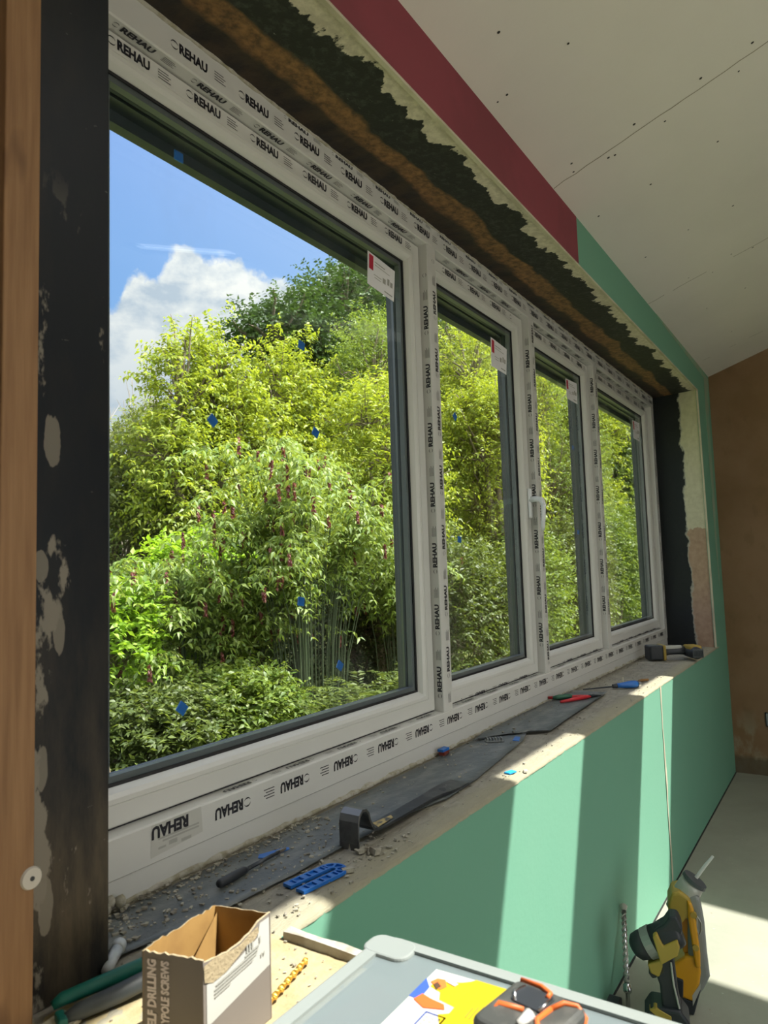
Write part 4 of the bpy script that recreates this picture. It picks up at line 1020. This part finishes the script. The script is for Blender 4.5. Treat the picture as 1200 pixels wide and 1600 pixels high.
# ------------------------------------------------------------------ garden
def leaf_mat(name, c1, c2, trans=.45):
    m, t, b = new_mat(name); t.n.remove(b); out = t.n['Material Output']
    at = t.node('ShaderNodeAttribute', attribute_name='tint'); sp = t.node('ShaderNodeSeparateXYZ'); t.l.new(at.outputs['Vector'], sp.inputs[0])
    c = t.mix(sp.outputs[0], c1, c2)
    d_ = t.node('ShaderNodeBsdfDiffuse'); t.l.new(c, d_.inputs[0]); tr = t.node('ShaderNodeBsdfTranslucent')
    cc = t.mix(.55, c, (c2[0] * 1.3, c2[1] * 1.25, c2[2] * .5)); t.l.new(cc, tr.inputs[0])
    mx = t.node('ShaderNodeMixShader'); mx.inputs[0].default_value = trans; t.l.new(d_.outputs[0], mx.inputs[1]); t.l.new(tr.outputs[0], mx.inputs[2])
    gl = t.node('ShaderNodeBsdfGlossy', i_Roughness=.5, i_Color=(1, 1, 1, 1)); m2 = t.node('ShaderNodeMixShader'); m2.inputs[0].default_value = .03
    t.l.new(mx.outputs[0], m2.inputs[1]); t.l.new(gl.outputs[0], m2.inputs[2]); t.l.new(m2.outputs[0], out.inputs[0]); return m
LM = dict(
    lime=leaf_mat('lime_leaves', (0.141, 0.219, 0.019), (0.352, 0.403, 0.046)),
    mid=leaf_mat('mid_green_leaves', (0.074, 0.139, 0.019), (0.204, 0.270, 0.046)),
    pale=leaf_mat('pale_green_leaves', (0.108, 0.157, 0.042), (0.258, 0.295, 0.091)),
    oak=leaf_mat('dark_oak_leaves', (0.024, 0.054, 0.014), (0.065, 0.118, 0.029), .3),
    bright=leaf_mat('bright_yellow_green_leaves', (0.174, 0.323, 0.019), (0.328, 0.486, 0.048)),
    dull=leaf_mat('dull_green_leaves', (0.052, 0.085, 0.019), (0.141, 0.182, 0.042)),
    dark=leaf_mat('dark_hedge_leaves', (.018, .036, .010), (.05, .085, .02), .3))
m_bark = pm('bark', (.11, .09, .06), .9, col2=(.18, .15, .10), scale=30)
m_stem = pm('green_stem', (.035, .055, .02), .7)
m_tassel = leaf_mat('purple_red_bracts', (.12, .025, .035), (.26, .09, .07), .3)
m_twig = pm('pale_twig', (.30, .26, .22), .9)

def leaves_mesh(name, pos, dirs, L_, W_, mat, parent, rng, droop=.25, fold=.12):
    """pos (n,3) leaf bases, dirs (n,3) unit leaf directions"""
    n = len(pos); up = np.array([0, 0, 1.0]) + rng.normal(0, .45, (n, 3))
    side = np.cross(dirs, up); side /= np.linalg.norm(side, axis=1)[:, None] + 1e-9
    nor = np.cross(side, dirs)
    s = rng.uniform(.65, 1.25, n)[:, None]; l = L_ * s; wd = W_ * s * .5
    base = pos; mid = pos + dirs * l * .42 - nor * fold * wd
    tip = pos + dirs * l - nor * l * droop * rng.uniform(.3, 1.4, n)[:, None]
    Lp = pos + dirs * l * .40 + side * wd + nor * fold * wd; Rp = pos + dirs * l * .40 - side * wd + nor * fold * wd
    V = np.stack([base, Lp, mid, Rp, tip], 1).reshape(-1, 3)
    k = (np.arange(n) * 5)[:, None]
    F = np.concatenate([k + np.array([[0, 2, 1]]), k + np.array([[0, 3, 2]]), k + np.array([[1, 2, 4]]), k + np.array([[2, 3, 4]])], 1).reshape(-1, 3)
    me = bpy.data.meshes.new(name); me.vertices.add(len(V)); me.vertices.foreach_set('co', V.astype(np.float32).ravel())
    me.loops.add(F.size); me.loops.foreach_set('vertex_index', F.astype(np.int32).ravel())
    me.polygons.add(len(F)); me.polygons.foreach_set('loop_start', np.arange(0, F.size, 3, dtype=np.int32)); me.polygons.foreach_set('loop_total', np.full(len(F), 3, np.int32))
    me.update(calc_edges=True); me.materials.append(mat)
    at = me.attributes.new('tint', 'FLOAT_VECTOR', 'POINT'); tt = np.repeat(rng.uniform(0, 1, n) ** 1.1, 5); at.data.foreach_set('vector', np.stack([tt, tt, tt], 1).astype(np.float32).ravel())
    o = bpy.data.objects.new(name, me); COL.objects.link(o); o.parent = parent; return o

def plant(name, label, cat, base, blobs, ntw, nl, L_, W_, mat, seed, group=None, twl=.28, droop=.25, hang=.0, stems=True, bark=None, spread=.9, thick=.035, shell=.55):
    """blobs: (cx,cy,cz,rx,ry,rz) world; twigs start inside each and carry leaves"""
    rng = np.random.default_rng(seed); base = np.array(base, float)
    root = thing(name, label, cat, tuple(base), 0, group)
    vol = np.array([b[3] * b[4] + b[3] * b[5] + b[4] * b[5] for b in blobs]); cnt = np.maximum(1, (ntw * vol / vol.sum())).astype(int)
    P = []; D = []; sm = MB(); starts = []
    for b_, c in zip(blobs, cnt):
        C_ = np.array(b_[:3]) - base; R_ = np.array(b_[3:])
        u = rng.normal(0, 1, (c, 3)); u /= np.linalg.norm(u, axis=1)[:, None]
        rad = shell + (1 - shell) * rng.uniform(0, 1, c) ** .6
        lump = 1 + .22 * np.sin(u[:, 0] * 5 + b_[0] * 3) * np.sin(u[:, 2] * 6 + b_[2]) + .15 * np.sin(u[:, 1] * 9)
        p0 = C_ + u * R_ * (rad * lump)[:, None]
        dr = u * .7 + np.array([0, 0, .55 - hang]) + rng.normal(0, .35, (c, 3)); dr /= np.linalg.norm(dr, axis=1)[:, None]
        tl = twl * rng.uniform(.6, 1.3, c)
        f = np.tile(np.linspace(.05, 1, nl), (c, 1)); sag = (f ** 2)[:, :, None] * np.array([0, 0, -.35 - hang]) * tl[:, None, None]
        pp = p0[:, None] + dr[:, None] * (f * tl[:, None])[:, :, None] + sag
        sd = np.cross(dr, np.array([0, 0, 1.0]) + rng.normal(0, .3, (c, 3))); sd /= np.linalg.norm(sd, axis=1)[:, None] + 1e-9
        sgn = np.where(np.arange(nl) % 2 == 0, 1, -1)[None, :, None]
        ld = dr[:, None] * .45 + sd[:, None] * sgn * spread + rng.normal(0, .30, (c, nl, 3)) + np.array([0, 0, -droop * .8])
        ld /= np.linalg.norm(ld, axis=2)[:, :, None]
        P.append(pp.reshape(-1, 3)); D.append(ld.reshape(-1, 3))
        idx = rng.choice(c, min(c, 26), replace=False)
        if stems:
            ctr = C_ - np.array([0, 0, R_[2] * .5])
            for i in idx:
                m_ = (ctr + p0[i]) / 2 + rng.normal(0, .04, 3)
                sm.tube([ctr, m_, p0[i], p0[i] + dr[i] * tl[i] * .7], [thick * .3, thick * .2, thick * .12, thick * .05], 5, cap=False)
            mid = ctr * np.array([.45, .45, .5]) + rng.normal(0, .05, 3)
            sm.tube([(ctr[0] * .05, ctr[1] * .05, -.03), mid, ctr], [thick, thick * .7, thick * .32], 7)
    leaves_mesh('foliage', np.concatenate(P), np.concatenate(D), L_, W_, mat, root, rng, droop)
    if stems: sm.build('branches', bark or m_bark, root, smooth=True)
    return root

GZ = -1.55
# lawn
ln_ = MB(); ln_.quad([(-30, 1.3, GZ), (90, 1.3, GZ), (90, 80, GZ), (-30, 80, GZ)])
lo = ln_.build('garden_ground', pm('lawn_soil', (.08, .115, .025), .95, col2=(.14, .155, .04), scale=1.5, amt=(.35, .65)), kind='structure')
MB().quad([(-30, YB - .2, GZ), (40, YB - .2, GZ), (40, -40, GZ), (-30, -40, GZ)]).build('yard_ground', pm('pale_gravel', (.34, .32, .28), .95), kind='structure')
rng = np.random.default_rng(1); n = 9000
gp = np.stack([rng.uniform(2.6, 6.5, n), rng.uniform(3.6, 7.2, n), np.full(n, GZ)], 1); gd = rng.normal(0, .35, (n, 3)) + [0, 0, 1]; gd /= np.linalg.norm(gd, axis=1)[:, None]
gr = thing('lawn_grass', 'tufts of sunlit grass on the lawn below the first window pane', 'grass', (0, 0, 0)); gr['kind'] = 'stuff'
go = leaves_mesh('blades', gp, gd, .07, .012, leaf_mat('grass_blades', (.13, .19, .03), (.24, .27, .07)), gr, rng, .3)

# far tree belt
G1 = 'trees at the far side of the garden'
rngb = random.Random(3)
for i in range(9):
    x = 9 + i * 6.6; y = 15 + rngb.uniform(-1, 1.5); h = 3.4 + i * .55
    plant('background_tree', ['dark green tree far behind at the left of the view', 'dark green tree behind the gap under the oak'][0] if i == 0 else 'dark green tree in the belt at the far side of the garden',
          'tree', (x, y, GZ), [(x, y, .1, 3.3, 1.2, 1.9), (x + .4, y, GZ + h * .62, 2.6, 1.2, h * .30)], 1100, 9, .20, .12, LM['dark'], 100 + i, G1 if i else None, twl=.6, thick=.16)
# oak
plant('oak_tree', 'dark green oak rising behind the pale trees, under the cloud', 'tree', (14.5, 11, GZ),
      [(12.2, 11, 5.55, .95, 1.3, .65), (13.3, 11, 5.9, 1.2, 1.4, .9), (14.9, 11, 6.8, 1.3, 1.5, 1.1), (16.6, 11.3, 7.6, 1.8, 1.5, 1.3), (15.3, 10.6, 4.8, 2.4, 1.5, 1.4), (13.0, 11, 4.2, 1.4, 1.2, 1.3), (18.5, 11, 6.5, 2.4, 1.6, 2.6)], 8500, 9, .115, .065, LM['oak'], 11, twl=.45, thick=.22, shell=.35)
# light tree in front of the sky
plant('box_elder_tree', 'tall pale yellow-green tree whose leafy tips stand against the white cloud', 'tree', (7.6, 7.5, GZ),
      [(6.45, 7.5, 2.6, .42, .5, .75), (6.2, 7.5, 1.75, .36, .5, .45), (7.0, 7.5, 2.95, .30, .4, .62), (7.25, 7.5, 2.5, .5, .6, .55), (8.5, 7.5, 2.85, .55, .6, .95), (9.2, 7.4, 2.6, .55, .6, .8), (7.8, 7.5, 1.9, 1.0, .8, .8), (8.8, 7.4, 1.5, 1.0, .8, .8), (6.8, 7.4, 1.2, 1.1, .8, .8), (8.0, 7.3, .5, 1.5, .8, .8), (9.9, 7.3, 1.6, .8, .7, 1.0)], 7200, 10, .078, .036, LM['lime'], 12, twl=.34, droop=.45, thick=.09, shell=.3)
plant('young_tree', 'loose pale green tree at the left edge of the first pane', 'tree', (6.3, 8.8, GZ),
      [(5.9, 8.8, 1.35, .9, .8, .75), (6.9, 8.8, 1.65, .8, .8, .6), (6.3, 8.8, .5, 1.1, .8, .9), (7.6, 8.6, .8, 1.0, .8, .9), (6.9, 8.7, 2.2, .35, .4, .35), (6.0, 8.6, -.6, 1.2, .7, .7)], 4200, 10, .072, .036, LM['pale'], 13, twl=.33, droop=.4, thick=.07, shell=.3)
# bare twigs
bt = thing('bare_sapling', 'bare pale twigs showing against the low cloud at the left', 'bare shrub', (7.9, 10.2, GZ)); mb = MB(); r2 = random.Random(9)
for i in range(34):
    a = r2.uniform(-.75, .75); top = (a * 1.3 + r2.uniform(-.1, .1), r2.uniform(-.3, .3), 4.9 + r2.uniform(-.6, .45) - abs(a) * .3)
    m1 = (a * .8, top[1] * .6, 3.0)
    mb.tube([(a * .15, 0, 0), m1, top], [.018, .010, .004], 5, cap=False)
    for k in range(6):
        f = r2.uniform(.1, .95); p = Vector(m1).lerp(Vector(top), f); mb.tube([p, p + Vector((r2.uniform(-.25, .25), r2.uniform(-.1, .1), r2.uniform(.1, .4)))], [.005, .0025], 4, cap=False)
mb.build('twigs', m_twig, bt)

# right-hand canopy trees along the hedge
def tree_at(nm, lab, x, y, h, w_, mat, seed, ntw=3400, L_=.068, W_=.033, grp=None, tw=.34, lowz=-.2):
    r3 = random.Random(seed); bl = []
    for k in range(11):
        a = r3.uniform(0, 2 * pi); rr3 = w_ * r3.uniform(.2, .75); z = lowz + (h - lowz) * r3.uniform(.05, .92)
        q = 1 - .35 * abs((z - lowz) / (h - lowz) - .45)
        bl.append((x + cos(a) * rr3 * q, y + sin(a) * rr3 * .55, z, w_ * .45, w_ * .38, (h - lowz) * .17))
    bl.append((x, y, h - .35, w_ * .35, w_ * .3, .4))
    plant(nm, lab, 'tree', (x, y, GZ), bl, int(ntw * 1.5), 10, L_ * .85, W_ * .8, mat, seed, grp, twl=tw, droop=.4, thick=.09, shell=.3)
tree_at('garden_tree', 'light green tree filling the right edge of the first pane above the shrub', 11.0, 6.9, 4.6, 1.6, LM['mid'], 31, 3800)
tree_at('garden_tree', 'lime green tree behind the top of the second pane', 12.6, 5.7, 4.6, 1.7, LM['lime'], 32, 3800)
tree_at('garden_tree', 'dense yellow-green tree seen through the middle of the second pane', 10.3, 4.7, 2.7, 1.2, LM['lime'], 33, 3000, lowz=-.9)
tree_at('garden_tree', 'mid-green tree behind the second mullion', 14.8, 5.4, 4.5, 1.6, LM['mid'], 34, 2800)
tree_at('garden_tree', 'sunlit lime tree behind the third pane', 17.6, 5.6, 4.8, 1.8, LM['lime'], 35, 2800, .11, .06)
tree_at('garden_tree', 'mid-green tree seen through the fourth pane', 22.0, 5.6, 5.2, 2.2, LM['mid'], 36, 2400, .13, .075)
tree_at('garden_tree', 'lime tree farthest along the hedge at the right of the fourth pane', 27.5, 5.8, 5.6, 2.6, LM['lime'], 37, 2200, .15, .09)
tree_at('garden_tree', 'tall dull green tree behind the lime tree of the second pane', 16.0, 8.3, 6.4, 2.4, LM['dull'], 38, 2600, .13, .08)
tree_at('garden_tree', 'tall dark tree behind the fourth pane', 24.0, 9.0, 8.0, 3.4, LM['dull'], 39, 2400, .18, .11)
tree_at('garden_tree', 'wide dark tree at the far right end of the garden', 36.0, 8.5, 8.5, 4.5, LM['dull'], 40, 2000, .24, .15)
plant('drooping_tree', 'feathery pale green branches at the right of the first pane', 'tree', (7.7, 5.2, GZ),
      [(7.6, 5.2, 2.0, .50, .5, .22), (8.1, 5.2, 2.35, .5, .5, .22), (7.8, 5.1, 1.5, .65, .5, .28), (8.3, 5.0, 1.1, .7, .5, .4), (8.0, 5.2, .4, .7, .6, .5)], 1500, 12, .075, .026, LM['lime'], 41, twl=.42, droop=.3, thick=.05, shell=.3)

# shrub layer
plant('yellow_green_shrub', 'bright yellow-green shrub at the left behind the tasselled bushes', 'shrub', (5.4, 6.1, GZ), [(5.35, 6.1, .05, .55, .5, .40), (5.9, 6.1, -.1, .5, .5, .45), (5.2, 6.0, -.6, .7, .5, .5)], 900, 11, .085, .045, LM['bright'], 51, twl=.26, thick=.04)
plant('yellow_green_shrub', 'small yellow-green shrub cut off by the black column', 'shrub', (3.75, 5.2, GZ), [(3.75, 5.2, -.55, .30, .3, .35), (3.9, 5.2, -.25, .22, .25, .18)], 380, 10, .07, .035, LM['bright'], 52, twl=.2, thick=.03)
for k_, (x, y, z, rx, rz, mt, nm_, lab) in enumerate([
    (3.85, 4.8, -1.27, .45, .28, 'dull', 'low_shrub', 'dark low shrub at the bottom left of the first pane above the grass'),
    (4.65, 4.75, -1.22, .50, .32, 'mid', 'low_shrub', 'mid-green low shrub under the left tasselled bush'),
    (6.1, 5.9, -.70, .9, .75, 'dark', 'low_shrub', 'dark bush behind the bare stems of the tall tasselled shrub'),
    (7.6, 5.6, -.75, .9, .75, 'dark', 'low_shrub', 'dark bush low at the right edge of the first pane'),
    (8.6, 5.2, -.75, .9, .8, 'dull', 'low_shrub', 'dull green bush low behind the first mullion'),
    (8.6, 4.3, -.6, .9, .9, 'dull', 'garden_shrub', 'dull green bush low in the second pane'),
    (10.3, 4.2, -.5, 1.0, 1.0, 'mid', 'garden_shrub', 'mid-green bush at the lower right of the second pane'),
    (12.6, 4.2, -.4, 1.2, 1.1, 'dull', 'garden_shrub', 'dull green bush low in the third pane'),
    (15.4, 4.3, -.2, 1.5, 1.3, 'mid', 'garden_shrub', 'mid-green bush at the right of the third pane'),
    (19.0, 4.4, .0, 2.0, 1.5, 'mid', 'garden_shrub', 'large bush low in the fourth pane'),
    (24.0, 4.6, .2, 2.6, 1.7, 'dull', 'garden_shrub', 'large bush far along the hedge in the fourth pane')]):
    sc_ = 1 + max(0, x - 8) * .045
    plant(nm_, lab, 'shrub', (x, y, GZ), [(x, y, z, rx, .5, rz), (x - rx * .4, y + .1, z + rz * .35, rx * .6, .45, rz * .6), (x + rx * .45, y, z + rz * .25, rx * .6, .45, rz * .7)], int(1200 * (1 + rx * .5)), 10, .060 * sc_, .030 * sc_, LM[mt], 60 + k_, twl=.25 * sc_, thick=.035)
# arching grasses / ferns at the foot
fn = thing('fern', 'feathery green fern fronds low in front of the tasselled shrub', 'fern', (5.9, 4.15, GZ)); rng = np.random.default_rng(77); P = []; D = []; mb = MB()
for k_ in range(110):
    x = rng.uniform(-.75, 1.0); y = rng.uniform(-.25, .3); a = rng.uniform(0, 2 * pi); hgt = rng.uniform(.30, .60); out = rng.uniform(.25, .6)
    f = np.linspace(0, 1, 18); px = x + np.cos(a) * out * f ** 1.5; py = y + np.sin(a) * out * .6 * f ** 1.5; pz = hgt * (f - .35 * f ** 3) * 1.3
    C_ = np.stack([px, py, pz], 1); tg = np.gradient(C_, axis=0); tg /= np.linalg.norm(tg, axis=1)[:, None]; sd_ = np.cross(tg, [0, 0, 1]); sd_ /= np.linalg.norm(sd_, axis=1)[:, None] + 1e-9
    for s in (-1, 1): P.append(C_[3:]); D.append((sd_ * s + tg * .5)[3:])
D = np.concatenate(D); D /= np.linalg.norm(D, axis=1)[:, None]
leaves_mesh('fronds', np.concatenate(P), D, .085, .026, LM['dull'], fn, rng, .2)

def tassel_shrub(label, base, n_st, hgt, spread_x, spread_y, seed, nt, dirx=0):
    rng = np.random.default_rng(seed); base = np.array(base, float)
    root = thing('flowering_shrub', label, 'shrub', tuple(base)); P = []; D = []; mb = MB(); TP = []; TD = []
    for i in range(n_st):
        a = rng.uniform(-1, 1); b_ = rng.uniform(-1, 1); h = hgt * rng.uniform(.55, 1.05)
        k = 16; f = np.linspace(0, 1, k); ex = a * spread_x + dirx * .2; ey = b_ * spread_y - .1
        px = a * .40 + ex * f ** 1.7; py = b_ * .15 + ey * f ** 1.7; pz = h * np.sin(f * 1.95) / .93 * (1 - .07 * f) 
        C_ = np.stack([px, py, pz], 1); mb.tube([tuple(q) for q in C_[::3]] + [tuple(C_[-1])], [.006, .0055, .005, .004, .003, .002, .0015][:len(C_[::3]) + 1], 5, cap=False)
        tg = np.gradient(C_, axis=0); tg /= np.linalg.norm(tg, axis=1)[:, None]; az_ = rng.uniform(0, pi)
        for j in range(6, k):
            sd_ = np.array([cos(az_ + j * pi / 2), sin(az_ + j * pi / 2), 0]); 
            for s in (-1, 1):
                for tw in range(4):
                    bp = C_[j] + sd_ * s * tw * .062 + np.array([0, 0, .02 * tw - .015 * tw * tw]); P.append(bp); d_ = sd_ * s * .8 + tg[j] * .3 + np.array([0, 0, -.35]) + rng.normal(0, .3, 3); D.append(d_ / np.linalg.norm(d_))
                    if tw:
                        d2 = np.cross(sd_, [0, 0, 1]) * s + np.array([0, 0, -.3]) + rng.normal(0, .25, 3); P.append(bp); D.append(d2 / np.linalg.norm(d2))
                        d2 = -np.cross(sd_, [0, 0, 1]) * s + np.array([0, 0, -.3]) + rng.normal(0, .25, 3); P.append(bp); D.append(d2 / np.linalg.norm(d2))
        if i < nt:
            for j in (k - 1, k - 4):
                o_ = C_[j] + rng.normal(0, .05, 3); ln3 = rng.uniform(.09, .17)
                for q in range(34):
                    f2 = rng.uniform(0, 1); an = rng.uniform(0, 2 * pi); d_ = np.array([cos(an) * .6, sin(an) * .6, -.8]); TP.append(o_ + np.array([0, 0, -ln3 * f2])); TD.append(d_ / np.linalg.norm(d_))
    leaves_mesh('foliage', np.array(P), np.array(D), .078, .027, leaf_mat('honeysuckle_leaves', (0.097, 0.179, 0.027), (0.253, 0.319, 0.074)), root, rng, .45)
    mb.build('stems', m_stem, root, smooth=True)
    leaves_mesh('flower_tassels', np.array(TP), np.array(TD), .034, .026, m_tassel, root, rng, .1, .3)
tassel_shrub('tall arching shrub with purple-red flower tassels in the middle of the first pane', (5.75, 4.7, GZ), 72, 2.70, 1.10, .55, 5, 48)
tassel_shrub('lower arching shrub with purple-red tassels at the left of the first pane', (4.75, 5.35, GZ), 66, 1.62, 1.0, .5, 6, 50)
tassel_shrub('arching shrub with a few tassels at the lower right of the first pane', (7.5, 4.7, GZ), 46, 1.95, .8, .5, 8, 20)
# leaning pale board outside
lb2 = MB().hexa([(1.90, 2.55, GZ), (2.02, 2.55, GZ), (2.02, 2.60, GZ), (1.90, 2.60, GZ), (1.58, 2.55, -.30), (1.70, 2.55, -.30), (1.70, 2.60, -.30), (1.58, 2.60, -.30)]).build('leaning_board', pm('pale_weathered_board', (.26, .21, .15), .8))
reg(lb2, label='pale board leaning outside just beyond the black column', cat='board')

# pieces that belong to a part of their thing
def own(thing_name, part, *subs):
    for o_ in [o for o in COL.objects if o.name.split('.')[0] == thing_name and o.parent is None]:
        ch_ = list(o_.children); p_ = [c for c in ch_ if c.name.split('.')[0] == part]
        if not p_: continue
        for c in ch_:
            if c.name.split('.')[0] in subs: c.parent = p_[0]
own('hammer_drill', 'side_frame', 'boss'); own('hammer_drill', 'lower_housing', 'dark_recess', 'label_plate'); own('hammer_drill', 'nose', 'nose_ring'); own('hammer_drill', 'motor_housing', 'badge_outline')
own('impact_driver', 'battery', 'battery_plate'); own('impact_driver', 'grip', 'trigger', 'grip_trim', 'trigger_guard'); own('impact_driver', 'barrel', 'yellow_side', 'grey_ring')
own('cordless_drill', 'battery', 'yellow_band'); own('cordless_drill', 'motor_housing', 'vent', 'yellow_housing'); own('cordless_drill', 'grip', 'label_plate')
own('pry_bar', 'bar', 'nail_hole_rim', 'worn_label', 'plaster_speck'); own('pry_bar', 'hooked_claw', 'claw_tips')
own('tape_measure', 'recessed_plate', 'belt_clip'); own('organiser_case', 'lid_panel', 'lid_ribs'); own('organiser_case', 'lid_rim', 'corner_latch', 'wire_clasp')
own('instruction_leaflet', 'boxed_outline', 'boxed_figures'); own('instruction_leaflet', 'red_print', 'dark_print'); own('instruction_leaflet', 'yellow_print', 'small_lines')
own('cardboard_box', 'side_panel', 'white_sticker', 'torn_patch', 'sticker_print'); own('cardboard_box', 'front_panel', 'lettering'); own('screwdriver', 'handle', 'steel_cap', 'collar'); own('masonry_bit', 'shaft', 'collar', 'carbide_tip')
